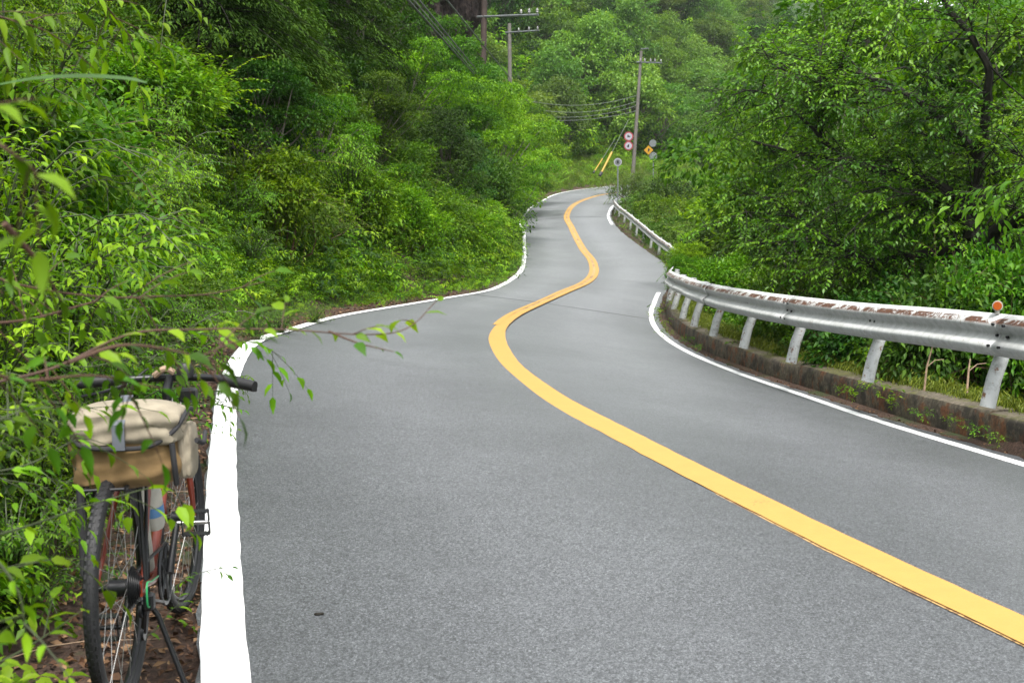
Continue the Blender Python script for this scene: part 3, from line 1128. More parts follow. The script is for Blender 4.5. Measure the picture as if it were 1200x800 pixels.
RTOP = 0.90
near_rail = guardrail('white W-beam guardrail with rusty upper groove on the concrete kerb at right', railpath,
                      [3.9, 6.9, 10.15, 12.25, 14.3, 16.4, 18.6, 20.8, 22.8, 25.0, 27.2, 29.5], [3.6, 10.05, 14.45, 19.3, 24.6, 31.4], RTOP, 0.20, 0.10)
p, n = railpath(10.15)
rb = p + np.array([0, 0, RTOP + 0.0]) - np.array(near_rail.location)
fd = np.array([-0.38, -0.92, 0.0])
refl = MB().tube([rb, rb + np.array([0, 0, 0.05])], 0.02, 8).tube([rb + np.array([0, 0, 0.07]) - fd * 0.035, rb + np.array([0, 0, 0.07]) + fd * 0.025], [0.042, 0.044], 20).build('reflector', M['cream'], near_rail)
ro = MB().tube([rb + np.array([0, 0, 0.07]) + fd * 0.026, rb + np.array([0, 0, 0.07]) + fd * 0.036], [0.036, 0.034], 20).build('lens', M['reflector_orange'], refl)

# the rail farther on: top edge runs from (793,293) to (722,238)
FR = [W(800, 303, 38), W(790, 290.5, 44), (W(770, 276.5, 52)), W(752, 262, 60), W(737, 250, 68), W(724, 240, 76), W(719, 234, 81)]
FU = [38, 44, 52, 60, 68, 76, 81]
uf = np.linspace(38, 81, 150)
FS = hermite(FU, FR, uf)
_, FN = side_dirs(FS)


def farpath(q):
    p = np.array([np.interp(q, uf, FS[:, i]) for i in range(3)])
    n = np.array([np.interp(q, uf, FN[:, i]) for i in range(3)])
    return p - np.array([0, 0, 0.85]), n / np.linalg.norm(n)


guardrail('far white guardrail standing in the weeds below the bushes up the road', farpath, list(np.arange(39.5, 81, 4.0)), [38.3, 46, 54, 62, 70, 80.5], 0.85, 0.12, -0.3)


# ------------------------------------------------------------------ plants: what each kind is made of
def mk_arch(key, **k):
    lv, mb = arching_shrub(**k)
    PROTO[key] = [('leaves', lv.mesh(key + '_leaves', M[k2m[key]], 0.42)), ('stems', mb.mesh(key + '_stems', M['green_stem']))]


k2m = {'arch_a': 'leaf_bright', 'arch_b': 'leaf_mid', 'arch_c': 'leaf_bright'}
mk_arch('arch_a', nst=52, height=1.5, spread=0.95, leaf=0.058, spacing=0.028, twigs=11)
mk_arch('arch_b', nst=48, height=1.1, spread=0.9, leaf=0.048, spacing=0.026, twigs=8)
mk_arch('arch_c', nst=44, height=1.9, spread=1.15, leaf=0.066, spacing=0.033, twigs=12, droop=0.4)
proto_shrub('bush_bright', 26, 1.05, 0.85, 3300, 0.085, M['leaf_bright'])
proto_shrub('bush_mid', 28, 1.1, 0.8, 3300, 0.080, M['leaf_mid'])
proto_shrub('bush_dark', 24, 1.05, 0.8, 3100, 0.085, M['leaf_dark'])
proto_shrub('bush_loose', 34, 1.25, 0.95, 3600, 0.075, M['leaf_mid'], size=0.22)
proto_shrub('bush_grey', 28, 1.1, 0.8, 3800, 0.065, M['leaf_grey'], size=0.26)
proto_shrub('bush_yellow', 26, 1.1, 0.75, 3800, 0.068, M['leaf_bright'], size=0.27)
proto_tree('layered_tree', 6.5, 0.14, 52, 2.7, 2.9, 3.6, 1500, 0.125, M['leaf_bright'], flat=0.34, size=0.26, droop=0.45, bottom=-0.95)
proto_tree('green_tree', 7.5, 0.16, 52, 2.7, 3.5, 4.3, 1300, 0.135, M['leaf_mid'], flat=0.45, size=0.26, bottom=-0.95)
proto_tree('dark_tree', 8, 0.18, 48, 2.8, 3.6, 4.6, 1200, 0.14, M['leaf_dark'], flat=0.45, size=0.27, bottom=-0.95)
for nm_, h_, rx_, rz_, z0_, fl_, m_ in (('far_round', 10, 4.4, 4.4, 5.6, 0.55, 'leaf_far'), ('far_broad', 9, 5.0, 3.8, 5.2, 0.42, 'leaf_grey'),
                                        ('far_tall', 13, 3.8, 6.0, 7.0, 0.4, 'leaf_far'), ('far_dark', 11, 4.2, 5.0, 6.2, 0.4, 'leaf_dark')):
    proto_tree(nm_, h_, 0.22, 60, rx_, rz_, z0_, 150, 0.36, M[m_], flat=fl_, size=0.25, base=-3, bottom=-0.95)


def conifer(key, h, r, material, per=190):
    lv = Leaves()
    lb = MB()
    tk = MB().tube([(0, 0, -1), (0.03, 0.02, h * 0.4), (0, 0, h)], [0.2, 0.13, 0.02], 8)
    z = h * 0.12
    while z < h * 0.98:
        rr = r * (1 - z / h) ** 0.75 + 0.15
        nb = 7
        for k in range(nb):
            a = rng.random() * 6.28
            L = rr * rng.uniform(0.75, 1.15)
            tip = np.array([math.cos(a) * L, math.sin(a) * L, z - 0.28 * L])
            pts = [np.array([0, 0, z]) * (1 - t) + tip * t + np.array([0, 0, 0.18 * L * math.sin(math.pi * t)]) for t in np.linspace(0, 1, 6)]
            lb.tube(pts, [0.014 * (1 - t) + 0.003 for t in np.linspace(0, 1, 6)], 4, cap=False)
            n = int(per * L)
            t = rng.uniform(0.12, 1.0, n)
            base = np.stack([np.interp(t, np.linspace(0, 1, 6), np.array(pts)[:, i]) for i in range(3)], 1)
            sd = np.array([-math.sin(a), math.cos(a), 0])
            w_ = rng.uniform(-1, 1, n) * (1 - t * 0.6) * 0.42 * L
            P = base + sd * w_[:, None] - np.array([0, 0, 1.0]) * (np.abs(w_) * 0.35 + rng.random(n) * 0.12)[:, None]
            D = sd * np.sign(w_)[:, None] * 0.6 + (tip - np.array([0, 0, z])) / L * 0.8 + rng.normal(size=(n, 3)) * 0.2 - [0, 0, 0.35]
            N = np.array([0, 0, 1.0]) + rng.normal(size=(n, 3)) * 0.3
            lv.add(P, D, N, 0.4 + 0.35 * (t - 0.5) + rng.normal(size=n) * 0.15, rng.uniform(0.07, 0.15, n))
        z += 0.34
    PROTO[key] = [('crown', lv.mesh(key + '_crown', material, 0.3, T_DIAMOND)), ('trunk', tk.mesh(key + '_trunk', M['bark_dark'])), ('limbs', lb.mesh(key + '_limbs', M['bark_dark']))]


conifer('cedar', 11, 2.6, M['leaf_needle'])

# the spreading tree behind the near guardrail: limbs follow those in the photograph
TB = W(1178, 430, 14.8)
TB[2] = G(TB[0], TB[1]) - 0.2


def T(px, py, z):
    return W(px, py, z) - TB


LIMBS = [
    ([np.zeros(3), T(1172, 335, 14.8), T(1154, 289, 15.0), T(1132, 262, 15.2), T(1122, 232, 15.3)], 0.143, 0.091),
    ([T(1154, 289, 15.0), T(1172, 268, 14.7), T(1200, 250, 14.3), T(1240, 205, 14.0), T(1290, 140, 13.7)], 0.088, 0.042),
    ([T(1122, 248, 15.2), T(1103, 239, 15.4), T(1081, 238, 15.9), T(1040, 246, 16.5), T(996, 254, 17.2)], 0.058, 0.014),
    ([T(1122, 232, 15.3), T(1090, 213, 15.5), T(1047, 204, 16.0), T(990, 190, 16.6), T(930, 178, 17.2), T(880, 165, 17.8)], 0.068, 0.010),
    ([T(1132, 262, 15.2), T(1141, 232, 15.1), T(1145, 185, 15.2), T(1111, 144, 15.6), T(1047, 102, 16.2), T(988, 82, 16.8), T(935, 66, 17.4)], 0.088, 0.014),
    ([T(1145, 185, 15.2), T(1158, 120, 14.8), T(1154, 68, 14.6), T(1107, 0, 14.8), T(1080, -60, 15.0)], 0.068, 0.021),
    ([T(1154, 289, 15.0), T(1090, 296, 15.6), T(1030, 306, 16.0), T(996, 297, 16.4), T(933, 255, 17.4), T(910, 240, 18.0)], 0.068, 0.014),
    ([T(1047, 102, 16.2), T(1013, 120, 16.0), T(979, 108, 16.3), T(925, 84, 17.0), T(895, 76, 17.4)], 0.041, 0.008),
    ([T(990, 190, 16.6), T(950, 150, 17.0), T(915, 116, 17.4), T(885, 106, 17.9)], 0.034, 0.008),
]


def smooth_path(pts, k=5):
    pts = np.array(pts, float)
    uu_ = np.arange(len(pts), dtype=float)
    return hermite(uu_, pts, np.linspace(0, len(pts) - 1, (len(pts) - 1) * k + 1))


def branchy(key, limbs, material, nsub, sublen, ntw, leaf, spacing, updir=0.1, wood='bark_dark', tpl=T_DIAMOND, droop=0.3, ratio=0.5, trunk_idx=0):
    lv, tk, lb = Leaves(), MB(), MB()
    for li, (pts, ra, rb_) in enumerate(limbs):
        P = smooth_path(pts)
        P[1:-1] += rng.normal(size=(len(P) - 2, 3)) * ra * 0.18
        rad = np.linspace(ra, rb_, len(P))
        (tk if li == trunk_idx else lb).tube(P, list(rad), 9 if ra > 0.07 else 6, cap=False)
        seg = np.linalg.norm(np.diff(P, axis=0), axis=1).sum()
        n = int(nsub * seg)
        if li == trunk_idx:
            n = 3
        for j in range(n):
            t = rng.uniform(0.12, 1.0)
            k = min(len(P) - 2, int(t * (len(P) - 1)))
            p0 = P[k] + (P[k + 1] - P[k]) * rng.random()
            ax = norm(P[k + 1] - P[k])
            d = norm(ax * 0.5 + rdir(1, updir)[0] * [1, 1, 0.75])
            ln = sublen * rng.uniform(0.4, 1.1)
            sp = [p0 + d * ln * q + np.array([0, 0, (0.10 * q - 0.22 * q * q) * ln]) + rng.normal(size=3) * 0.04 * ln * q for q in (0, 0.25, 0.5, 0.75, 1.0)]
            lb.tube(sp, [0.012, 0.010, 0.007, 0.005, 0.003], 4, cap=False)
            tint = rng.uniform(0.1, 0.9)
            sp = np.array(sp)
            for m in range(ntw):
                q = rng.uniform(0.15, 1.0) * 4
                kk = min(3, int(q))
                p1 = sp[kk] + (sp[kk + 1] - sp[kk]) * (q - kk)
                d2 = norm(norm(sp[kk + 1] - sp[kk]) * 0.55 + rdir(1)[0] * [1, 1, 0.5])
                l2 = rng.uniform(0.25, 0.6) * (1.0 if sublen > 1 else 0.6)
                tp = [p1 + d2 * l2 * s + np.array([0, 0, -0.2 * l2 * s * s]) for s in (0, 0.4, 0.75, 1.0)]
                lb.tube(tp, [0.005, 0.004, 0.003, 0.002], 3, cap=False)
                Q, D, N = spray_leaves(tp, spacing, leaf, droop=droop)
                lv.add(Q, D, N, tint + rng.normal(size=len(Q)) * 0.14, leaf * rng.uniform(0.65, 1.2, len(Q)))
    PROTO[key] = [('crown', lv.mesh(key + '_crown', material, ratio, tpl)), ('trunk', tk.mesh(key + '_trunk', M[wood])), ('limbs', lb.mesh(key + '_limbs', M[wood]))]
    return sum(len(q) for q in lv.P)


n_ = branchy('spreading_tree', LIMBS, M['leaf_cherry'], 8.0, 1.5, 15, 0.078, 0.036, droop=0.35)
print('spreading leaves', n_)
ST = place('spreading_tree', 'spreading_tree', TB, 'large spreading tree with dark forked limbs rising behind the near guardrail', 'tree', rz=0.0)

# ------------------------------------------------------------------ undergrowth that nobody could count
def sprig(key, material, nst, ht, leaf, spacing):
    lv, mb = arching_shrub(nst, ht, ht * 0.75, leaf, spacing, twigs=2, droop=0.3)
    return lv.mesh(key, material, 0.5, T_LEAF if leaf > 0.05 else T_DIAMOND)


SPR = [sprig('sprig_a', M['leaf_bright'], 7, 0.42, 0.062, 0.035), sprig('sprig_b', M['leaf_mid'], 8, 0.34, 0.045, 0.028),
       sprig('sprig_c', M['leaf_dark'], 8, 0.45, 0.055, 0.03), sprig('sprig_d', M['leaf_bright'], 9, 0.26, 0.03, 0.02)]


def grass_tuft(key, n, h, material, wd=0.008):
    a = rng.random(n) * 6.28
    P = np.stack([rng.normal(size=n) * 0.07, rng.normal(size=n) * 0.07, np.zeros(n)], 1)
    D = np.stack([np.cos(a) * 0.35, np.sin(a) * 0.35, np.ones(n)], 1)
    N = np.stack([np.cos(a), np.sin(a), np.zeros(n) + 0.1], 1) * -1
    return leaves_mesh(key, P, D, N, h * rng.uniform(0.5, 1.2, n), wd, rng.random(n), material, T_BLADE)


GT = grass_tuft('grass_tuft', 34, 0.42, M['grass'], 0.012)
MT = grass_tuft('moss_tuft', 60, 0.05, M['moss'], 0.006)


def scatter(name, label_cat, protos, P, kind, rot, scale):
    """one object: instances of a few little plants on given points"""
    me = bpy.data.meshes.new(name)
    P = np.asarray(P, np.float32)
    me.vertices.add(len(P))
    me.vertices.foreach_set('co', P.ravel())
    for nm, tp, v in (('kindof', 'INT', kind), ('size', 'FLOAT', scale)):
        a = me.attributes.new(nm, tp, 'POINT')
        a.data.foreach_set('value', np.asarray(v, np.int32 if tp == 'INT' else np.float32))
    a = me.attributes.new('turn', 'FLOAT_VECTOR', 'POINT')
    a.data.foreach_set('vector', np.asarray(rot, np.float32).ravel())
    ng = bpy.data.node_groups.new(name + '_nodes', 'GeometryNodeTree')
    ng.interface.new_socket('Geometry', in_out='INPUT', socket_type='NodeSocketGeometry')
    ng.interface.new_socket('Geometry', in_out='OUTPUT', socket_type='NodeSocketGeometry')
    gi, go = ng.nodes.new('NodeGroupInput'), ng.nodes.new('NodeGroupOutput')
    jn = ng.nodes.new('GeometryNodeJoinGeometry')
    nk = ng.nodes.new('GeometryNodeInputNamedAttribute'); nk.data_type = 'INT'; nk.inputs[0].default_value = 'kindof'
    ns = ng.nodes.new('GeometryNodeInputNamedAttribute'); ns.data_type = 'FLOAT'; ns.inputs[0].default_value = 'size'
    nr = ng.nodes.new('GeometryNodeInputNamedAttribute'); nr.data_type = 'FLOAT_VECTOR'; nr.inputs[0].default_value = 'turn'
    for i, pm in enumerate(protos):
        src = bpy.data.objects.new(name + '_source', pm)      # never linked to the scene
        oi = ng.nodes.new('GeometryNodeObjectInfo')
        oi.inputs['Object'].default_value = src
        oi.inputs['As Instance'].default_value = True
        cmp_ = ng.nodes.new('FunctionNodeCompare'); cmp_.data_type = 'INT'; cmp_.operation = 'EQUAL'
        ng.links.new(nk.outputs[0], cmp_.inputs[2])
        cmp_.inputs[3].default_value = i
        ip = ng.nodes.new('GeometryNodeInstanceOnPoints')
        ng.links.new(gi.outputs[0], ip.inputs['Points'])
        ng.links.new(cmp_.outputs[0], ip.inputs['Selection'])
        ng.links.new(oi.outputs['Geometry'], ip.inputs['Instance'])
        ng.links.new(nr.outputs[0], ip.inputs['Rotation'])
        ng.links.new(ns.outputs[0], ip.inputs['Scale'])
        ng.links.new(ip.outputs[0], jn.inputs[0])
    ng.links.new(jn.outputs[0], go.inputs[0])
    o = put(name, me)
    md = o.modifiers.new('plants', 'NODES')
    md.node_group = ng
    return meta(o, label_cat[0], label_cat[1], kind='stuff')


def in_view(x, y, pad=1.0):
    return np.abs(x) < y * 0.46 + pad + 0.8


def region(n, x0, x1, y0, y1, test):
    x = rng.uniform(x0, x1, n)
    y = rng.uniform(y0, y1, n)
    h, aL, aR, u = terrain(x, y)
    k = test(x, y, h, aL, aR, u) & in_view(x, y)
    return np.stack([x, y, h], 1)[k], aL[k], aR[k]


def rots(n, tilt=0.25, bias=(0, 0)):
    return np.stack([rng.normal(size=n) * tilt + bias[0], rng.normal(size=n) * tilt + bias[1], rng.random(n) * 6.28], 1)


P1, a1, _ = region(26000, -9, 1, 1.5, 24, lambda x, y, h, aL, aR, u: (aL > 0.55 + 0.2 * np.sin(y * 2.1)) & (aL < 7) & (rng.random(len(x)) < np.clip((aL - 0.1) * 0.9, 0.12, 0.85)))
P2, a2, _ = region(26000, -22, 2.5, 20, 85, lambda x, y, h, aL, aR, u: (aL > 0.12) & (aL < 14))
P = np.vstack([P1, P2]); nP = len(P)
sc = np.where(np.arange(nP) < len(P1), rng.uniform(0.5, 1.15, nP), rng.uniform(1.0, 2.2, nP)) * np.where(np.concatenate([a1, a2]) < 0.8, 0.45, 1.0)
scatter('left_bank_undergrowth', ('dense leafy undergrowth covering the left bank beside the road', 'undergrowth'), SPR[:4], P, rng.choice(4, nP, p=[0.3, 0.32, 0.18, 0.2]), rots(nP, 0.3, (0, 0.35)), sc)
P3, _, a3 = region(16000, 2, 16, 4, 36, lambda x, y, h, aL, aR, u: (aR > 0.95) & (aR < 9))
P4, _, a4 = region(16000, 2, 30, 34, 100, lambda x, y, h, aL, aR, u: (aR > 0.15) & (aR < 16))
P = np.vstack([P3, P4]); nP = len(P)
sc = np.where(np.arange(nP) < len(P3), rng.uniform(0.6, 1.5, nP), rng.uniform(0.9, 2.0, nP)) * np.where(np.concatenate([a3, a4]) < 1.6, 0.4, 1.0)
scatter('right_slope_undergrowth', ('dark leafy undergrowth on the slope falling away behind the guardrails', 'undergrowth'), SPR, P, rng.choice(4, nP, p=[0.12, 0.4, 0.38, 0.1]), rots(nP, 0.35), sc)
P6, a6, b6 = region(80000, -90, 200, 90, 290, lambda x, y, h, aL, aR, u: (np.maximum(aL, aR) > 9))
scatter('hillside_undergrowth', ('green bushes and undergrowth between the trees of the far hillside', 'undergrowth'), SPR, P6, rng.choice(4, len(P6), p=[0.25, 0.4, 0.15, 0.2]), rots(len(P6), 0.3), rng.uniform(4.5, 9, len(P6)))
P7, _, b7 = region(34000, 8, 150, 28, 200, lambda x, y, h, aL, aR, u: (aR > 12))
scatter('valley_undergrowth', ('green undergrowth on the slopes of the valley behind the right-hand trees', 'undergrowth'), SPR, P7, rng.choice(4, len(P7), p=[0.15, 0.45, 0.3, 0.1]), rots(len(P7), 0.3), rng.uniform(3, 6, len(P7)))
# tall grass and weeds on the bank past the far bend
P5, a5, _ = region(9000, -4, 20, 84, 128, lambda x, y, h, aL, aR, u: (aL > 0.1) & (aL < 13))
scatter('grassy_bank', ('pale tall grass and weeds on the bank past the far bend', 'grass'), [GT, SPR[0], SPR[3]], P5, rng.choice(3, len(P5), p=[0.6, 0.2, 0.2]), rots(len(P5), 0.2), rng.uniform(1.6, 3.0, len(P5)) * np.clip(a5 * 0.6, 0.4, 1))
# moss behind the kerb
us_ = rng.uniform(5, 28, 2600)
Pm = np.array([along(SR, NR, -rng.uniform(0.68, 0.84), q) for q in us_])
Pm[:, 2] += 0.26
scatter('kerb_moss', ('yellow-green moss along the back edge of the concrete kerb', 'moss'), [MT], Pm, np.zeros(len(Pm), int), rots(len(Pm), 0.3), rng.uniform(0.6, 1.6, len(Pm)))
# leaf litter at the road edges
def flat_litter(name, label, n, f, L=(0.02, 0.055)):
    P = f(n)
    D = rdir(n); D[:, 2] *= 0.25
    N = np.array([0, 0, 1.0]) + rng.normal(size=(n, 3)) * 0.4
    ln = rng.uniform(L[0], L[1], n)
    o = put(name, leaves_mesh(name, P, D, N, ln, ln * rng.uniform(0.15, 0.7, n), rng.random(n) ** 1.4, M['leaf_litter']))
    meta(o, label, 'leaf litter', kind='stuff')


def lit_left(n):
    u_ = 1.5 + 24 * rng.random(n) ** 1.8
    o_ = 0.02 + np.abs(rng.normal(size=n)) * 0.42
    P = np.array([along(SL, NL, b_, a_) for a_, b_ in zip(u_, o_ + 0.07)])
    P[:, 2] = terrain(P[:, 0], P[:, 1])[0] + rng.uniform(0.008, 0.03, n)
    return P


def lit_right(n):
    u_ = 6 + 26 * rng.random(n)
    o_ = np.abs(rng.uniform(0.09, 0.36, n))
    P = np.array([along(SR, NR, -b_, a_) for a_, b_ in zip(u_, o_)])
    P[:, 2] += 0.01 - 0.02
    return P


flat_litter('left_leaf_litter', 'brown dead leaves and needles between the white line and the left bank', 11000, lit_left)
flat_litter('right_leaf_litter', 'brown dead leaves in the gutter below the concrete kerb', 3500, lit_right, (0.02, 0.045))

# ------------------------------------------------------------------ shrubs and trees
def at(px, z, up=0.0):
    x = (px - 600.0) / F * z
    y = z * math.cos(PITCH)
    return np.array([x, y, G(x, y) + up])


def px_of(p):
    cp, sp = math.cos(PITCH), math.sin(PITCH)
    z = p[1] * cp - (p[2] - CAMZ) * sp
    dn = -(p[1] * sp + (p[2] - CAMZ) * cp)
    return 600 + F * p[0] / z, 400 + F * dn / z, z


def near_left(spec):
    for key, px, z, sc_, label in spec:
        place(key, 'shrub', at(px, z, -0.05), label, 'shrub', scale=sc_)


KINDS_ = {'bush_bright': 'bright green leafy shrub', 'bush_mid': 'green rounded shrub', 'bush_dark': 'dark green shrub', 'bush_loose': 'twiggy loose shrub', 'bush_grey': 'pale grey-green shrub', 'bush_yellow': 'yellowish green shrub',
          'layered_tree': 'bright layered tree', 'green_tree': 'green bushy tree', 'dark_tree': 'dark green tree', 'cedar': 'drooping dark conifer',
          'far_round': 'rounded tree', 'far_broad': 'pale broad tree', 'far_tall': 'tall tree', 'far_dark': 'dark tree',
          'arch_a': 'bright arching shrub', 'arch_b': 'low small-leaved shrub', 'arch_c': 'long-leaved drooping shrub', 'spreading_tree': 'spreading tree'}
near_left([
    ('arch_a', 30, 4.6, 0.62, 'bright leafy shrub left of the bicycle rear wheel'),
    ('arch_b', 95, 5.6, 0.8, 'low leafy shrub directly behind the tan saddle bag'),
    ('arch_b', 5, 4.1, 0.5, 'small shrub in the bottom left corner beside the leaf litter'),
    ('arch_a', 60, 6.2, 0.95, 'arching bright shrub rising behind the bicycle on the bank'),
    ('arch_c', -30, 5.0, 0.85, 'tall shrub with long drooping leaves at the left edge of the picture'),
    ('arch_b', 150, 6.8, 0.85, 'small-leaved shrub beyond the handlebar of the bicycle'),
    ('arch_c', 20, 7.4, 1.15, 'high arching shrub with long leaves above the bicycle'),
    ('arch_a', 185, 8.8, 0.6, 'bright shrub overhanging the litter where the white line bends'),
    ('bush_mid', 215, 11.0, 0.5, 'round bush beside the white line at the first bend'),
])
for px, z, sc_, label in [(300, 12.6, 0.42, 'low plant leaning over the white line at the first bend'), (328, 13.9, 0.4, 'small plant half covering the white line just past the first bend'), (368, 16.2, 0.36, 'last small plant touching the white line after the first bend')]:
    place('arch_b', 'roadside_plant', at(px, z, -0.03), label, 'plant', scale=sc_)
grp = 'leafy shrubs crowded on the left bank near the bicycle'
cand = [(rng.uniform(-9, -1), rng.uniform(6.5, 19)) for _ in range(600)]
kept = []
for x, y in cand:
    h, aL, aR, u = [float(v[0]) for v in terrain([x], [y])]
    if 1.2 < aL < 6.5 and abs(x) < y * 0.45 + 1.2 and all((x - a) ** 2 + (y - b) ** 2 > 0.95 for a, b in kept):
        kept.append((x, y))
for x, y in kept:
    key = rng.choice(['arch_a', 'arch_b', 'arch_c', 'bush_bright', 'bush_mid', 'bush_loose'], p=[0.28, 0.14, 0.2, 0.18, 0.12, 0.08])
    place(key, 'shrub', (x, y, G(x, y) - 0.1), KINDS_[key] + ' crowded among others on the left bank near the bicycle', 'shrub', KINDS_[key].split()[0] + ' ' + grp, scale=rng.uniform(0.75, 1.15))


def fill(n, x0, x1, y0, y1, test, gap, keys, probs, name, cat, label, group, sc_, up=-0.1, tilt=0.12, view=2.5, where=None, clear=0):
    kept = []
    x = rng.uniform(x0, x1, n)
    y = rng.uniform(y0, y1, n)
    h, aL, aR, u = terrain(x, y)
    ok = test(x, y, h, aL, aR, u) & in_view(x, y, view)
    for i in np.where(ok)[0]:
        if clear and y[i] < 97 and 600 + F * x[i] / y[i] < clear:
            continue
        g2 = (gap * (1 + max(0.0, (y[i] - y0) / max(1, y1 - y0)) * 0.3)) ** 2
        if all((x[i] - a) ** 2 + (y[i] - b) ** 2 > g2 for a, b, _ in kept):
            kept.append((x[i], y[i], h[i]))
    for a, b, c in kept:
        key = rng.choice(keys, p=probs)
        lab = label if where is None else KINDS_[key] + ' ' + where
        nm2 = 'conifer' if key == 'cedar' else name
        place(key, nm2, (a, b, c + up), lab, cat, group if where is None else KINDS_[key].split()[0] + ' ' + cat + 's ' + where, scale=rng.uniform(*sc_), sz=rng.uniform(0.75, 1.3), tilt=(rng.normal() * tilt, rng.normal() * tilt))
    return kept


LOOK = {'bush_bright': 'bright green', 'bush_mid': 'mid-green', 'bush_dark': 'dark green', 'bush_loose': 'loose twiggy green', 'bush_grey': 'pale grey-green', 'bush_yellow': 'yellow-green'}
SH = list(LOOK)


def fill_shrubs(n, box, tests, gap, probs, where, sc_, up=-0.1):
    return fill(n, *box, tests, gap, SH, probs, 'shrub', 'shrub', None, None, sc_, up, where=where)


fill_shrubs(3600, (-22, 2, 18, 42), lambda x, y, h, aL, aR, u: (aL > 1.2) & (aL < 10), 1.45, [0.24, 0.26, 0.05, 0.2, 0.11, 0.14], 'in the thicket on the left bank just past the first bend', (0.65, 1.35))
fill_shrubs(2600, (-22, 3, 42, 84), lambda x, y, h, aL, aR, u: (aL > 1.4) & (aL < 11), 1.7, [0.24, 0.26, 0.05, 0.2, 0.11, 0.14], 'on the left bank along the straight before the far bend', (0.9, 1.6))
fill_shrubs(1500, (-45, -4, 20, 100), lambda x, y, h, aL, aR, u: (aL > 10) & (aL < 26), 3.3, [0.2, 0.3, 0.2, 0.14, 0.1, 0.06], 'under the trees high on the left hillside', (1.4, 2.3), -0.3)

fill(900, -20, 2, 19, 84, lambda x, y, h, aL, aR, u: (aL > 1.8) & (aL < 10), 2.4, ['layered_tree', 'green_tree', 'dark_tree'], [0.5, 0.35, 0.15],
     'young_tree', 'tree', None, None, (0.3, 0.5), where='standing young among the shrubs of the left bank')
fill(700, -12, 2, 12, 45, lambda x, y, h, aL, aR, u: (aL > 1.5) & (aL < 9), 1.5, ['arch_a', 'arch_b', 'arch_c'], [0.4, 0.3, 0.3],
     'arching_shrub', 'shrub', None, None, (0.8, 1.25), where='reaching out between the rounded ones on the left bank')
# named trees of the left slope
for key, px, z, sc_, label in [
    ('layered_tree', 552, 52, 1.05, 'bright layered tree leaning out over the left bank below the cables'),
    ('layered_tree', 588, 68, 1.0, 'pale green layered tree nearest the far bend on the left'),
    ('layered_tree', 470, 44, 0.85, 'bright flat-layered tree in the middle of the left slope'),
    ('green_tree', 505, 58, 1.0, 'round green tree just left of the overhead cables'),
    ('green_tree', 430, 46, 1.0, 'green tree between the conifers and the bright layered trees'),
    ('dark_tree', 395, 36, 0.75, 'dark tree at the top of the bank under the conifers'),
    ('cedar', 300, 27, 0.9, 'leftmost dark conifer on the upper left slope'),
    ('cedar', 352, 31, 1.0, 'dark drooping conifer at the top of the left slope'),
    ('cedar', 405, 40, 1.1, 'tall dark conifer right of the drooping one on the left slope'),
    ('cedar', 455, 52, 1.2, 'farthest dark conifer, next to the brown rock face'),
    ('cedar', 250, 22, 0.9, 'dark conifer showing above the bright near shrubs'),
]:
    place(key, 'conifer' if key == 'cedar' else 'broadleaf_tree', at(px, z, -0.3), label, 'tree', scale=sc_)
for px, yt, z, key, label in [(572, 66, 57, 'layered_tree', 'bright layered tree whose top hides the foot of the dark brown utility pole'), (600, 96, 80, 'layered_tree', 'pale tree hiding the foot of the second utility pole'),
                              (535, 92, 50, 'green_tree', 'green tree under the lower end of the slanting cables'), (620, 118, 88, 'green_tree', 'small green tree where the sagging wires disappear on the left'),
                              (528, 40, 55, 'green_tree', 'green tree whose top hides the foot of the brown rock face'), (500, 52, 58, 'dark_tree', 'dark tree below the brown rock face'), (478, 20, 66, 'green_tree', 'green tree left of the brown rock face')]:
    q = at(px, z, -0.3)
    top = W(px, yt, z)[2]
    hh = {'layered_tree': 6.9, 'green_tree': 8.0, 'dark_tree': 8.4}[key]
    place(key, 'broadleaf_tree', q, label, 'tree', scale=float(np.clip((top - q[2]) / hh, 0.5, 1.7)))
fill(900, -45, -4, 24, 100, lambda x, y, h, aL, aR, u: (aL > 8) & (aL < 34), 3.8, ['green_tree', 'dark_tree', 'layered_tree', 'cedar'], [0.36, 0.26, 0.22, 0.16],
     'broadleaf_tree', 'tree', 'tree in the wood that climbs the left hillside', 'trees climbing the left hillside', (0.8, 1.2), view=3, where='in the wood climbing the left hillside')
fill(500, -8, 3, 60, 96, lambda x, y, h, aL, aR, u: (aL > 3.0) & (aL < 12), 3.2, ['green_tree', 'layered_tree', 'bush_mid'], [0.4, 0.4, 0.2],
     'broadleaf_tree', 'tree', 'tree at the foot of the left hillside near the far bend', 'trees near the far bend', (0.6, 0.85), view=3, where='at the foot of the left hillside near the far bend')
# far hillside
fill(160, -2, 22, 86, 124, lambda x, y, h, aL, aR, u: (aL > 1.6) & (aL < 9), 3.2, ['bush_grey', 'bush_loose', 'bush_bright'], [0.4, 0.3, 0.3],
     'shrub', 'shrub', None, None, (0.5, 0.95), where='low in the tall grass past the far bend')
fill(11000, -60, 190, 108, 270, lambda x, y, h, aL, aR, u: (aL > 10) & (aL < 175), 5.0, ['far_round', 'far_broad', 'far_tall', 'far_dark'], [0.34, 0.32, 0.2, 0.14],
     'hillside_tree', 'tree', 'tree in the hazy wooded hillside beyond the far bend', 'trees of the hazy far hillside', (0.6, 1.15), up=-0.8, view=6, where='on the hazy wooded hillside beyond the far bend')
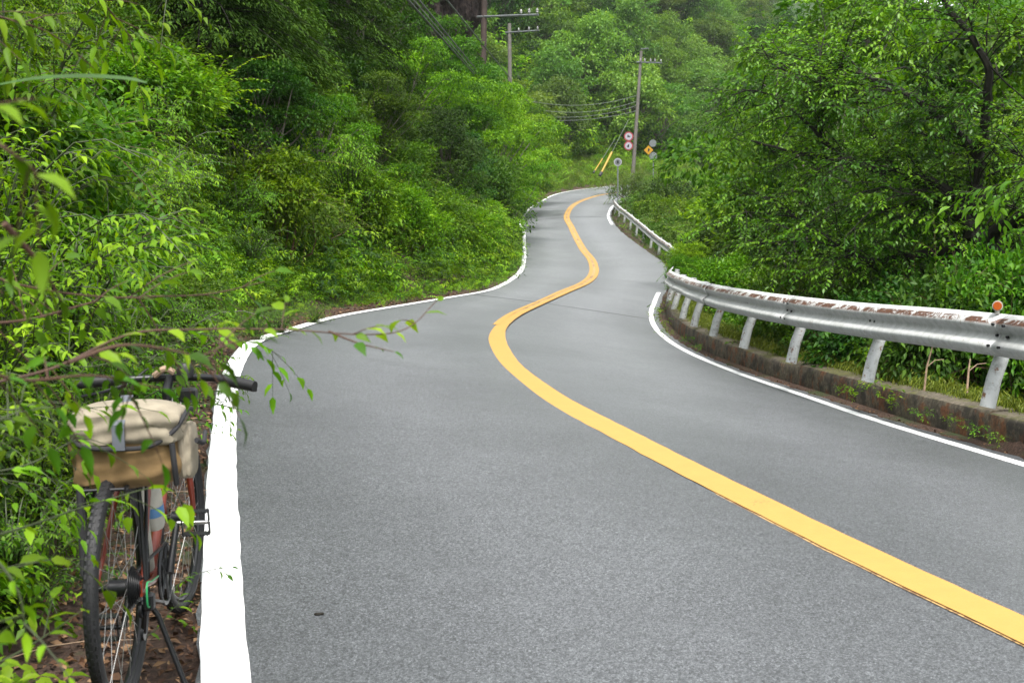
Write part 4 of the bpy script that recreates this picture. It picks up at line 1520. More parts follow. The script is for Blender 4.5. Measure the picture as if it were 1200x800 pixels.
# right: bushes behind the far rail, the wood below and beyond
fill(1400, 3, 26, 36, 100, lambda x, y, h, aL, aR, u: (aR > 2.5) & (aR < 9), 1.8, ['bush_bright', 'bush_mid', 'bush_dark', 'bush_loose'], [0.2, 0.4, 0.15, 0.25],
     'shrub', 'shrub', 'leafy shrub in the thicket behind the far guardrail', 'shrubs in the thicket behind the far guardrail', (1.2, 1.9), where='in the thicket behind the far guardrail')
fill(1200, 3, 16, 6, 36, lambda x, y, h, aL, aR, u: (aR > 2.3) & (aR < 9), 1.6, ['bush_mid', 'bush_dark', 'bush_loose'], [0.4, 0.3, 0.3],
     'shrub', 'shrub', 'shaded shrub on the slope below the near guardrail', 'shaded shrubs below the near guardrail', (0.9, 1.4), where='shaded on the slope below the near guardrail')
for px, yt, z, key, label in [(1130, 318, 13.6, 'bush_dark', 'dark bush in front of the trunk of the largest spreading tree'), (1195, 300, 13.2, 'bush_mid', 'bush behind the reflector on the guardrail'),
                              (1060, 330, 15.2, 'bush_dark', 'dark bush behind the guardrail left of the big trunk'), (960, 325, 18.5, 'bush_mid', 'bush behind the third guardrail post'), (1010, 318, 17.0, 'bush_loose', 'twiggy bush between the guardrail and the low dark limb')]:
    q = at(px, z, -0.1)
    place(key, 'shrub', q, label, 'shrub', scale=0.85, sz=float(np.clip((W(px, yt, z)[2] - q[2]) / 1.5 / 0.85, 0.8, 2.2)))
for px, z, sc_, label in [(852, 27.5, 0.85, 'rounded yellow-green bush right behind the bend of the guardrail'), (760, 80, 1.6, 'pale bush hiding the far end of the road'), (790, 66, 1.7, 'pale bush behind the middle of the far guardrail'), (812, 58, 1.6, 'pale bush nearer the bend of the guardrails'), (786, 74, 1.3, 'pale bush below the yellow diamond sign'), (803, 34.0, 0.5, 'small bush crowding the gap where the two guardrails meet'), (806, 38.5, 0.6, 'small bush just past the near end of the far guardrail'), (868, 30, 1.0, 'smaller bush right of the rounded one behind the guardrail'),
                          (738, 88, 1.7, 'pale bush under the mirror post beside the far bend')]:
    place('bush_bright' if z < 40 else 'bush_grey', 'shrub', at(px, z, 0.1), label, 'shrub', scale=sc_, sz=1.15)
for px, z, sc_, rz, label in [
    (1185, 21, 1.0, 0.35, 'spreading tree with dark limbs just behind the largest one'),
    (1330, 19, 1.15, -0.2, 'spreading tree farther right, its branches entering at the right edge'),
    (1095, 31, 1.0, 0.2, 'spreading tree reaching toward the bush at the guardrail bend'),
    (1240, 29, 1.25, 0.0, 'spreading tree standing deepest behind the near guardrail'),
    (1330, 30, 1.3, 0.3, 'tall spreading tree filling the gap at the top right corner'),
    (1180, 42, 1.4, 0.5, 'tall spreading tree farther back right of centre'),
    (1420, 14.5, 1.0, 0.1, 'spreading tree whose branches enter at the upper right corner'),
    (1075, 46, 1.0, 0.3, 'spreading tree nearest the far guardrail')]:
    place('spreading_tree', 'spreading_tree', at(px, z, -0.2), label, 'tree', scale=sc_, rz=rz)
fill(1400, 6, 60, 26, 120, lambda x, y, h, aL, aR, u: (aR > 4.0) & (aR < 45), 3.4, ['green_tree', 'dark_tree', 'layered_tree', 'bush_bright'], [0.42, 0.12, 0.36, 0.10],
     'broadleaf_tree', 'tree', 'tree in the wood below the road on the right', 'trees in the wood below the road on the right', (0.95, 1.45), up=-0.4, view=3, where='in the wood below the road on the right', clear=905)
fill(4000, 10, 230, 60, 260, lambda x, y, h, aL, aR, u: (aR > 24) & (aR < 170), 5.6, ['far_round', 'far_broad', 'far_dark'], [0.4, 0.35, 0.25],
     'hillside_tree', 'tree', 'tree on the slope across the valley behind the spreading trees', 'trees across the valley', (0.9, 1.4), up=-0.5, view=6, where='on the slope across the valley behind the spreading trees')

for px, z, key, sc_, label in [(1010, 34, 'green_tree', 1.75, 'tall green tree filling the canopy above the middle of the near guardrail'), (1125, 31, 'layered_tree', 1.9, 'tall layered tree behind the limbs of the largest spreading tree'),
                               (1235, 27, 'green_tree', 1.6, 'tall dense tree at the right edge of the picture'), (985, 44, 'layered_tree', 1.8, 'tall pale-topped layered tree left in the right-hand canopy'),
                               (1300, 36, 'dark_tree', 1.9, 'tall dark tree in the upper right corner'), (1070, 42, 'dark_tree', 1.9, 'tall dark tree showing between the spreading limbs'),
                               (1180, 40, 'green_tree', 2.1, 'tallest green tree near the upper right corner'), (925, 58, 'green_tree', 1.5, 'tall green tree over the far guardrail thicket')]:
    place(key, 'broadleaf_tree', at(px, z, -0.3), label, 'tree', scale=sc_)

# bare brown rock on the upper left slope
def rock(px, py, z, wx, wz, label):
    c = W(px, py, z)
    nu, nv = 110, 90
    a = np.linspace(0, math.pi, nv)[:, None]
    b = np.linspace(0, 2 * math.pi, nu, endpoint=False)[None]
    x = np.sin(a) * np.cos(b); y = np.sin(a) * np.sin(b); zz = np.cos(a) + 0 * b
    r = 1 + 0.13 * fbm(x * 3, zz * 3 + y, 1.2) + 0.07 * fbm(x * 9, zz * 9 + y * 7, 1.3) + 0.04 * fbm(x * 31, zz * 13 + y * 27, 1.0)
    Vr = np.stack([x * r * wx, y * r * wx * 0.8, zz * r * wz], -1).reshape(-1, 3)
    i = np.arange(nv - 1)[:, None] * nu + np.arange(nu)[None]
    j = np.arange(nv - 1)[:, None] * nu + (np.arange(nu)[None] + 1) % nu
    Fr = np.stack([i, j, j + nu, i + nu], -1).reshape(-1, 4)
    meta(put('rock_outcrop', np_mesh('rock_outcrop', Vr, Fr, 4, M['rock'], False), loc=c, rot=(0.1, 0.25, 0.3)), label, 'rock')


rock(522, -45, 63, 2.5, 5.0, 'bare purple-brown rock face between the conifers and the utility pole')

# ------------------------------------------------------------------ utility poles, wires, signs
def line3(a, b, sag, n=14):
    a, b = np.array(a), np.array(b)
    return [a * (1 - t) + b * t - np.array([0, 0, 4 * sag * t * (1 - t)]) for t in np.linspace(0, 1, n)]


def pole(top, foot, r0, r1, material, label, arms):
    e = empty('utility_pole', foot, label, 'utility pole')
    b = np.array(foot)
    MB().tube([foot - b, (foot + top) / 2 - b, top - b], [r0, (r0 + r1) / 2, r1], 14).build('pole', material, e)
    for a0, a1, ins in arms:
        ar = MB().tube([a0 - b, a1 - b], 0.055, 6).build('crossarm', M['galv'], e)
        for t, hgt in ins:
            p = a0 * (1 - t) + a1 * t - b
            MB().tube([p + [0, 0, 0.03], p + [0, 0, 0.12], p + [0, 0, 0.13], p + [0, 0, 0.2], p + [0, 0, 0.21], p + [0, 0, hgt]], [0.03, 0.035, 0.085, 0.04, 0.075, 0.03], 10).build('insulator', M['porcelain'], ar)
    return e


C_top, C_foot = W(751.5, 60, 98), W(740.5, 222, 98)
pc = pole(C_top, C_foot, 0.17, 0.12, M['pole_grey'], 'leaning weathered utility pole beyond the far bend carrying two round signs',
          [(W(746, 73, 98), W(776, 74, 97), [(0.15, 0.34), (0.32, 0.34), (0.55, 0.34), (0.72, 0.34), (0.95, 0.3)]), (W(751, 58, 98), W(760, 57, 97.5), [])])
A_top, A_foot = W(569, -70, 62), W(565, 135, 62)
pole(A_top, A_foot, 0.17, 0.14, M['pole_brown'], 'dark brown utility pole at the top of the picture with a long steel arm',
     [(W(559, 20, 62), W(631, 17.5, 61), [(0.72, 0.3), (0.85, 0.34), (0.98, 0.34)])])
B_top, B_foot = W(597, 28, 92), W(598, 150, 92)
pole(B_top, B_foot, 0.17, 0.14, M['pole_grey'], 'second utility pole lower and behind the dark brown one',
     [(W(592, 38.5, 92), W(632, 36, 91), [(0.4, 0.3), (0.7, 0.34), (0.95, 0.34)])])


def wire(a, b, sag, r, label, m='wire_black'):
    meta(MB().tube(line3(a, b, sag), r, 5).build('overhead_wire', M[m]), label, 'wire')


for k_, (y0_, y1_, sg, lb_) in enumerate([(113, 112, 0.75, 'topmost of the wires sagging between the trees and the leaning pole'), (121, 119, 0.8, 'second wire from the top leading to the leaning pole'),
                                          (130, 124, 0.7, 'third wire from the top leading to the leaning pole'), (136, 130, 0.55, 'lowest wire leading to the leaning pole')]):
    wire(W(598, y0_, 92), W(746, y1_, 98), sg, 0.02, lb_, 'wire_grey')
wire(W(455, -25, 20), W(565.5, 98, 62), 0.0, 0.028, 'leftmost thick black cable slanting down from the top left')
wire(W(463, -25, 20), W(566, 96, 62), 0.0, 0.016, 'thin pale cable slung beside the thick black one', 'wire_grey')
wire(W(470, -25, 20.5), W(566.5, 92, 62), 0.0, 0.022, 'second thick cable slanting down from the top left')
wire(W(507, -20, 30), W(598, 92, 92), 0.0, 0.03, 'cable crossing in front of the brown rock face')


def disc_sign(name, c, r, face, label, cat, ring=None, post=None, thick=0.05, sq=False, glyph=None):
    e = empty(name, c, label, cat)
    d = norm(np.array([0, 0, CAMZ]) - c)
    d[2] = 0
    d = norm(d)
    if sq:
        s = np.cross(d, [0, 0, 1.0])
        vs = []
        for q in (0, thick):
            for a, b_ in ((1, 0), (0, 1), (-1, 0), (0, -1)):
                vs.append(s * a * r + np.array([0, 0, 1.0]) * b_ * r + d * q)
        MB().add(vs, [(3, 2, 1, 0), (4, 5, 6, 7), (0, 1, 5, 4), (1, 2, 6, 5), (2, 3, 7, 6), (3, 0, 4, 7)]).build('plate', M[face], e, smooth=False)
    else:
        MB().tube([np.zeros(3), d * thick], r, 28).build('plate', M[ring or face], e)
        if ring:
            MB().tube([d * thick, d * (thick + 0.01)], r * 0.74, 28).build('face', M[face], e)
    if glyph:
        s = np.cross(d, [0, 0, 1.0])
        g_ = MB()
        for x_, z_, w_, h_ in glyph:
            c0 = d * (thick + 0.02) + s * x_ * r + np.array([0, 0, z_ * r])
            vs = []
            for q in (-0.006, 0.006):
                for a, b_ in ((-1, -1), (1, -1), (1, 1), (-1, 1)):
                    vs.append(c0 + s * a * w_ * r / 2 + np.array([0, 0, b_ * h_ * r / 2]) + d * q)
            g_.add(vs, [(3, 2, 1, 0), (4, 5, 6, 7), (0, 1, 5, 4), (1, 2, 6, 5), (2, 3, 7, 6), (3, 0, 4, 7)])
        g_.build('mark', M['sign_black'], e, smooth=False)
    if post is not None:
        MB().tube([post - c, -d * 0.06 + [0, 0, r * 0.8]], 0.045, 8).build('post', M['galv'], e)
    return e


disc_sign('road_sign', W(736.7, 160, 97.4), 0.38, 'sign_white', 'upper round red-rimmed sign on the leaning utility pole', 'road sign', ring='sign_red', glyph=[(-0.1, 0, 0.5, 0.22), (0.15, 0.1, 0.2, 0.5)])
disc_sign('road_sign', W(736.5, 171, 97.4), 0.37, 'sign_white', 'lower round red-rimmed sign on the leaning utility pole', 'road sign', ring='sign_red', glyph=[(0, 0, 0.28, 0.6), (0.1, -0.1, 0.5, 0.2)])
disc_sign('warning_sign', W(760, 176, 92), 0.36, 'sign_yellow', 'yellow diamond warning sign between the two small mirrors', 'road sign', sq=True, glyph=[(0, 0.05, 0.22, 0.6), (-0.15, 0.1, 0.3, 0.2)])
disc_sign('road_mirror', W(765, 168, 92.5), 0.28, 'galv', 'upper of two small grey round mirrors beside the yellow sign', 'traffic mirror')
disc_sign('road_mirror', W(765.5, 183, 92.5), 0.31, 'mirror', 'lower of two small round mirrors, mounted on a post in the bushes', 'traffic mirror', ring='galv', post=W(765.5, 225, 92.5))
disc_sign('road_mirror', W(724, 190, 79), 0.26, 'galv', 'small round marker on a thin post at the end of the far guardrail', 'road marker', glyph=[(0, 0, 0.5, 0.7)], ring='sign_white', post=W(724, 243, 79))
for a, b_, r_, lb_ in ((W(704.5, 203, 95), W(717, 178.5, 96), 0.085, 'long yellow guard tube on the guy wire beside the far bend'), (W(696.5, 201, 96), W(706, 186, 97), 0.05, 'shorter thin yellow guy wire tube left of the long one')):
    e = empty('guy_wire_guard', a, lb_, 'guard tube')
    MB().tube([a - a, b_ - a], r_, 10).build('tube', M['guard_yellow'], e)
    MB().tube([(a - b_) * 0.12, (b_ - a) * 0.04], r_ * 1.5, 8).build('socket', M['sign_black'], e)
    MB().tube([b_ - a, (b_ - a) * 2.6], 0.02, 5).build('cable', M['wire_grey'], e)

# ------------------------------------------------------------------ the bicycle
RA, FA = W(141, 691, 3.45), W(212, 608, 4.42)
hd = FA - RA
wb = math.hypot(hd[0], hd[1])
WR_ = 0.345
bike = empty('bicycle', RA - np.array([0, 0, WR_]), 'red-framed bicycle with black tyres parked on its kickstand beside the white line', 'bicycle')
bike.rotation_euler = (R(-1.2), -math.atan2(hd[2], wb), math.atan2(hd[1], hd[0]))
wb = float(np.linalg.norm(hd))


def V3(*a):
    return np.array(a, float)


def wheel(cx, nm, steer=0.0, cassette=False):
    w_ = bpy.data.objects.new(nm, None)
    w_.parent = bike
    w_.location = (cx, 0, WR_)
    w_.rotation_euler = (0, 0, steer)
    link(w_)
    ax = (0, 1, 0)
    MB().torus((0, 0, 0), ax, WR_ - 0.021, 0.021, 64, 12).build('tyre', M['black_rubber'], w_)
    tr = MB()
    for i in range(90):
        a = 2 * math.pi * i / 90
        for s in (-1, 0, 1):
            aa = a + (0.035 if s == 0 else 0)
            d = V3(math.cos(aa), 0, math.sin(aa))
            t = V3(-math.sin(aa), 0, math.cos(aa))
            c = d * (WR_ - 0.0035 - 0.0035 * abs(s)) + V3(0, s * 0.0105, 0)
            vs = [c + t * p_ * 0.006 + V3(0, q_ * 0.0035, 0) + d * r_ for r_ in (-0.004, 0.0045) for p_, q_ in ((-1, -1), (1, -1), (1, 1), (-1, 1))]
            tr.add(vs, [(3, 2, 1, 0), (4, 5, 6, 7), (0, 1, 5, 4), (1, 2, 6, 5), (2, 3, 7, 6), (3, 0, 4, 7)])
    tread = tr.build('tread', M['black_rubber'], w_, smooth=False)
    tread['kind'] = 'stuff'
    MB().torus((0, 0, 0), ax, WR_ - 0.047, 0.011, 64, 8, 1.0).build('rim', M['black_metal'], w_)
    MB().tube([(0, -0.06, 0), (0, -0.032, 0), (0, -0.03, 0), (0, 0.03, 0), (0, 0.032, 0), (0, 0.06, 0)], [0.009, 0.012, 0.026, 0.026, 0.012, 0.009], 14).build('hub', M['black_metal'], w_)
    sp = MB()
    for i in range(28):
        a = 2 * math.pi * i / 28
        s = 1 if i % 2 else -1
        b_ = a + (0.75 if (i // 2) % 2 else -0.75)
        sp.tube([(math.cos(b_) * 0.024, s * 0.028, math.sin(b_) * 0.024), (math.cos(a) * (WR_ - 0.052), s * 0.003, math.sin(a) * (WR_ - 0.052))], 0.001, 4, cap=False)
    so = sp.build('spokes', M['spoke_steel'], w_)
    so['kind'] = 'stuff'
    if cassette:
        for k in range(8):
            MB().disc((0, -0.036 - 0.0042 * k, 0), (0, 1, 0), 0.062 - 0.0048 * k, 0.0022, 26).build('sprocket', M['black_metal'], w_)
    return w_


wheel(0, 'wheel', cassette=True)
wheel(wb, 'wheel', steer=R(-3))
BB = V3(0.43, 0, 0.275)
ST_ = V3(0.285, 0, 0.70)
HT, HB = V3(wb - 0.135, 0, 0.775), V3(wb - 0.10, 0, 0.645)
fm = MB()
for a_, b_, ra_, rb_ in ((V3(0.30, 0, 0.665), HT - V3(0, 0, 0.03), 0.0145, 0.0145), (BB, HB + V3(-0.005, 0, 0.02), 0.017, 0.017)):
    fm.tube([a_, b_], [ra_, rb_], 14)
fm.tube([HT + V3(0, 0, 0.01), HB - V3(0, 0, 0.005)], 0.02, 14)
fm.tube([BB + V3(0, -0.037, 0), BB + V3(0, 0.037, 0)], 0.024, 14)
for s in (-1, 1):
    fm.tube([BB + V3(-0.02, s * 0.022, 0), V3(0.30, s * 0.035, 0.288), V3(0.0, s * 0.066, WR_)], [0.012, 0.011, 0.008], 10)
    fm.tube([V3(0.297, s * 0.018, 0.655), V3(0.25, s * 0.045, 0.61), V3(0.0, s * 0.066, WR_)], [0.009, 0.009, 0.007], 10)
    fm.box((0.0, s * 0.067, WR_), (0.05, 0.007, 0.045))
fm.build('frame', M['frame_red'], bike)
MB().tube([BB, BB + (ST_ - BB) * 0.55, ST_], [0.0165, 0.0165, 0.0165], 16).build('seat_tube', M['cream'], bike)
fk = MB()
fk.tube([HB - V3(0, 0, 0.005), HB + V3(0.008, 0, -0.045)], 0.02, 12)
fk.tube([HB + V3(0.008, -0.052, -0.04), HB + V3(0.008, 0.052, -0.04)], 0.016, 12)
for s in (-1, 1):
    fk.tube([HB + V3(0.008, s * 0.05, -0.035), V3(wb - 0.045, s * 0.052, 0.47), V3(wb - 0.012, s * 0.053, 0.38), V3(wb, s * 0.053, WR_)], [0.0135, 0.012, 0.009, 0.007], 10)
fk.build('fork', M['frame_red'], bike)
MB().tube([ST_ - V3(-0.01, 0, 0.02), V3(0.255, 0, 0.80)], 0.0136, 12).build('seatpost', M['black_metal'], bike)
sd = MB()
# saddle: loft of cross-sections
sec = [(-0.06, 0.075, 0.0), (-0.03, 0.08, 0.008), (0.03, 0.06, 0.006), (0.09, 0.032, 0.0), (0.16, 0.02, 0.0), (0.20, 0.012, -0.006)]
vs, fs = [], []
for x_, w_, z_ in sec:
    for k in range(10):
        t = 2 * math.pi * k / 10
        vs.append((0.255 + x_, math.cos(t) * w_, 0.83 + z_ + math.sin(t) * 0.022 - 0.35 * (math.cos(t) * w_) ** 2 * 8))
for i in range(len(sec) - 1):
    for k in range(10):
        fs.append((i * 10 + k, i * 10 + (k + 1) % 10, (i + 1) * 10 + (k + 1) % 10, (i + 1) * 10 + k))
fs += [tuple(range(10))[::-1], tuple(range(50, 60))]
sd.add(vs, fs).build('saddle', M['black_plastic'], bike)
# stem, bar, grips, levers
ht = HT + V3(-0.012, 0, 0.055)
bc = ht + V3(0.07, 0, 0.045)
MB().tube([HT, ht, bc], [0.016, 0.017, 0.016], 12).build('stem', M['black_metal'], bike)
bar_pts = [bc + V3(-0.04, 0.30, -0.005), bc + V3(-0.02, 0.16, 0.0), bc, bc + V3(-0.035, -0.16, -0.004), bc + V3(-0.10, -0.30, -0.03)]
MB().tube(smooth_path(bar_pts), 0.0135, 12).build('handlebar', M['black_metal'], bike)
for s in (-1, 1):
    g0, g1 = (bc + V3(-0.044, -0.185, -0.007), bc + V3(-0.108, -0.315, -0.033)) if s < 0 else (bc + V3(-0.024, 0.185, 0.0), bc + V3(-0.042, 0.315, -0.006))
    MB().tube([g0, g0 * 0.5 + g1 * 0.5, g1], [0.019, 0.021, 0.0195], 14).build('grip', M['black_rubber'], bike)
    MB().tube([bc + V3(-0.01, s * 0.15, -0.005), bc + V3(0.03, s * 0.165, -0.025), bc + V3(0.01, s * 0.24, -0.045), bc + V3(-0.02, s * 0.31, -0.055)], [0.009, 0.007, 0.006, 0.006], 8).build('brake_lever', M['black_metal'], bike)
    cb = MB()
    cb.tube(smooth_path([bc + V3(0.03, s * 0.15, -0.02), bc + V3(0.12, s * 0.08, 0.03), bc + V3(0.14, s * 0.02, -0.06), HB + V3(0.05, s * 0.02, 0.02)]), 0.0028, 6)
    cb.build('brake_cable', M['black_plastic'], bike)
MB().tube([bc + V3(-0.02, -0.06, 0.0), bc + V3(-0.02, -0.06, 0.03), bc + V3(-0.02, -0.06, 0.052)], [0.028, 0.032, 0.02], 14).build('bell', M['black_plastic'], bike)
MB().tube(smooth_path([bc + V3(-0.015, 0.05, 0.01), bc + V3(-0.03, 0.01, 0.035), bc + V3(-0.02, -0.02, 0.02)]), 0.012, 8).build('cable_wrap', M['cork'], bike)
MB().box(bc + V3(0.05, -0.055, -0.07), (0.07, 0.06, 0.05), bev=0.008).build('headlamp', M['black_plastic'], bike)
# drivetrain
cr = MB().torus(BB + V3(0, -0.046, 0), (0, 1, 0), 0.098, 0.006, 44, 6).disc(BB + V3(0, -0.046, 0), (0, 1, 0), 0.05, 0.005, 24)
for i in range(5):
    a = i * 2 * math.pi / 5
    cr.tube([BB + V3(0, -0.046, 0), BB + V3(math.cos(a) * 0.094, -0.046, math.sin(a) * 0.094)], 0.007, 6)
cr.build('chainring', M['black_metal'], bike)
ca = R(60)
cd = V3(math.cos(ca), 0, math.sin(ca))
for s in (-1, 1):
    c0 = BB + V3(0, s * 0.06, 0)
    c1 = c0 + cd * 0.168 * (-s) + V3(0, s * 0.014, 0)
    MB().tube([c0, (c0 + c1) / 2, c1], [0.015, 0.011, 0.011], 10).build('crank_arm', M['black_metal'], bike)
    pd = bpy.data.objects.new('pedal', None)
    pd.parent = bike
    pd.location = tuple(c1 + V3(0, s * 0.062, 0))
    pd.rotation_euler = (0, R(80), 0)
    link(pd)
    MB().tube([(0, -s * 0.06, 0), (0, 0.048 * s, 0)], [0.0085, 0.007], 10).build('axle', M['steel' if s < 0 else 'black_metal'], pd)
    cg = MB()
    for x_ in (-0.04, 0.04):
        cg.box((x_, 0, 0), (0.004, 0.088, 0.024))
        for k in range(9):
            for z_ in (-1, 1):
                cg.box((x_, -0.038 + k * 0.0095, z_ * 0.0145), (0.004, 0.005, 0.009))
    for y_ in (-0.044, 0.044):
        cg.box((0, y_, 0), (0.084, 0.004, 0.02))
    cg.build('cage', M['black_metal'], pd, smooth=False)
ch = MB()
for z0_, z1_ in ((0.096, 0.045), (-0.096, -0.03)):
    ch.box((BB + V3(0, -0.046, z0_) + V3(0.0, -0.048, WR_ + z1_) - V3(0, 0, 0)) / 2, (0.44, 0.0075, 0.008), rot=Matrix.Rotation(math.atan2((WR_ + z1_) - (BB[2] + z0_), 0.43), 3, 'Y'))
ch.build('chain', M['black_metal'], bike, smooth=False)
rd = MB()
rd.box((0.005, -0.082, WR_ - 0.045), (0.04, 0.03, 0.05), bev=0.006)
rd.tube([V3(0.01, -0.07, WR_ - 0.06), V3(0.045, -0.055, WR_ - 0.145)], 0.011, 8)
rd.disc(V3(0.012, -0.057, WR_ - 0.07), (0, 1, 0), 0.024, 0.009, 14)
rd.disc(V3(0.047, -0.052, WR_ - 0.148), (0, 1, 0), 0.024, 0.009, 14)
rd.build('derailleur', M['black_metal'], bike)
MB().tube(smooth_path([V3(0.30, -0.05, 0.30), V3(0.08, -0.075, 0.34), V3(-0.03, -0.085, 0.36), V3(-0.035, -0.085, 0.30), V3(0.0, -0.085, 0.285)]), 0.003, 6).build('gear_cable', M['cable_green'], bike)
MB().tube([V3(0.02, -0.075, WR_ - 0.05), V3(0.03, -0.10, 0.25), V3(0.02, -0.165, 0.06), V3(0.022, -0.172, 0.035)], [0.009, 0.008, 0.008, 0.009], 10).tube([V3(0.022, -0.17, 0.035), V3(0.02, -0.205, 0.012)], [0.012, 0.011], 8).build('kickstand', M['black_metal'], bike)
# rack
rk = MB()
for s in (-1, 1):
    rk.tube([V3(0.0, s * 0.075, WR_ + 0.02), V3(0.03, s * 0.062, 0.65)], 0.0065, 8)
    rk.tube([V3(0.01, s * 0.075, WR_ + 0.02), V3(0.17, s * 0.055, 0.65)], 0.0055, 8)
    rk.tube([V3(-0.12, s * 0.055, 0.655), V3(0.22, s * 0.055, 0.655), V3(0.27, s * 0.015, 0.62)], 0.006, 8)
for x_ in (-0.12, -0.03, 0.06, 0.15):
    rk.tube([V3(x_, -0.055, 0.655), V3(x_, 0.055, 0.655)], 0.005, 8)
rk.build('rear_rack', M['black_metal'], bike)
MB().box((-0.075, 0.075, 0.56), (0.03, 0.022, 0.32), bev=0.006).tube([V3(-0.07, 0.07, 0.42), V3(-0.02, 0.06, 0.40)], 0.008, 6).build('hanging_strap', M['webbing'], bike)
MB().box((0.26, 0.0, 0.60), (0.04, 0.05, 0.05), bev=0.01).build('brake_caliper', M['black_metal'], bike)
# bottle in its cage on the seat tube
bt0 = BB + (ST_ - BB) * 0.32 + V3(0.045, -0.02, 0.02)
bd = norm(ST_ - BB)
bo = MB().tube([bt0, bt0 + bd * 0.01, bt0 + bd * 0.12, bt0 + bd * 0.135, bt0 + bd * 0.155, bt0 + bd * 0.175], [0.030, 0.034, 0.035, 0.032, 0.036, 0.030], 20).build('bottle', M['cream'], bike)
MB().tube([bt0 + bd * 0.05, bt0 + bd * 0.085], 0.0362, 20, cap=False).build('print', M['blue_print'], bo)

# saddle bag on the rack
bag = empty('saddle_bag', RA + np.array([0.05, 0, -WR_ - 0.05]), 'beige canvas saddle bag with black trim resting on the rear rack of the bicycle', 'bag')
bag.rotation_euler = bike.rotation_euler
bag.scale = (0.9, 0.84, 0.95)


def soft_box(c, s, mat_, name, parent, round_=0.5, puff=0.12, n=17, seed=0.0, top_round=0.0):
    c, h = np.array(c), np.array(s) / 2
    vs, fs, idx = [], [], {}
    g_ = np.linspace(-1, 1, n)

    def vid(p):
        k = tuple(np.round(p, 4))
        if k not in idx:
            q = np.array(p, float)
            L8 = (np.abs(q) ** 5).sum() ** (1 / 5)
            q2 = q / L8 * 1.0 * (1 - round_) + q * round_ * 0.94
            q2 = q2 * (1 + puff * (1 - np.sort(np.abs(q))[1] ** 2) * 0.5)
            if top_round:
                q2[2] -= top_round * (q[1] ** 2) * (1 if q[2] > 0 else 0) * 0.6
            wr = 0.045 * np.sin(q * 4.5 + seed)[[1, 2, 0]] + 0.028 * np.sin(q[[2, 0, 1]] * 9 + seed * 2 + 3 * q[[1, 2, 0]]) + 0.014 * np.sin(q[[1, 0, 2]] * 21 + seed)
            idx[k] = len(vs)
            vs.append(c + (q2 + wr) * h)
        return idx[k]
    for ax in range(3):
        for s_ in (-1, 1):
            for i in range(n - 1):
                for j in range(n - 1):
                    qd = []
                    for a_, b_ in ((i, j), (i + 1, j), (i + 1, j + 1), (i, j + 1)):
                        p = [0, 0, 0]
                        p[ax] = s_
                        p[(ax + 1) % 3] = g_[a_]
                        p[(ax + 2) % 3] = g_[b_]
                        qd.append(vid(p))
                    fs.append(tuple(qd if s_ > 0 else qd[::-1]))
    return MB().add(vs, fs).build(name, mat_, parent)


soft_box((0.00, 0, 0.835), (0.22, 0.35, 0.19), M['canvas_tan'], 'body', bag, 0.35, 0.1)
soft_box((0.005, 0.0, 0.925), (0.265, 0.36, 0.125), M['canvas'], 'lid', bag, 0.3, 0.14, seed=2, top_round=0.3)
soft_box((0.03, -0.185, 0.83), (0.15, 0.06, 0.16), M['canvas'], 'side_pocket', bag, 0.2, 0.15, seed=4)
tm = MB()
tm.tube(smooth_path([V3(-0.09, 0.178, 0.90), V3(-0.128, 0.12, 0.872), V3(-0.132, 0.0, 0.862), V3(-0.128, -0.10, 0.868), V3(-0.10, -0.175, 0.91), V3(-0.03, -0.205, 0.96), V3(0.08, -0.2, 0.95)]), 0.0075, 8)
tm.tube(smooth_path([V3(-0.055, -0.235, 0.87), V3(0.0, -0.248, 0.855), V3(0.09, -0.24, 0.875)]), 0.0085, 8)
tm.tube(smooth_path([V3(-0.115, -0.165, 0.87), V3(-0.112, -0.17, 0.80), V3(-0.09, -0.17, 0.745)]), 0.010, 8)
tm.build('trim', M['webbing'], bag)
stp = MB()
stp.add([V3(-0.145, y_, z_) + V3(dx, 0, 0) for dx in (0, -0.006) for y_, z_ in ((-0.02, 0.86), (0.02, 0.86), (0.02, 0.93), (-0.02, 0.93))], [(3, 2, 1, 0), (4, 5, 6, 7), (0, 1, 5, 4), (1, 2, 6, 5), (2, 3, 7, 6), (3, 0, 4, 7)])
stp.add([V3(x_, y_, z_ + dz) for dz in (0, 0.005) for x_, y_, z_ in ((-0.15, -0.02, 0.93), (-0.15, 0.02, 0.93), (0.0, 0.02, 1.003), (0.0, -0.02, 1.003))], [(3, 2, 1, 0), (4, 5, 6, 7), (0, 1, 5, 4), (1, 2, 6, 5), (2, 3, 7, 6), (3, 0, 4, 7)])
stp.build('strap', M['grey_strap'], bag, smooth=False)

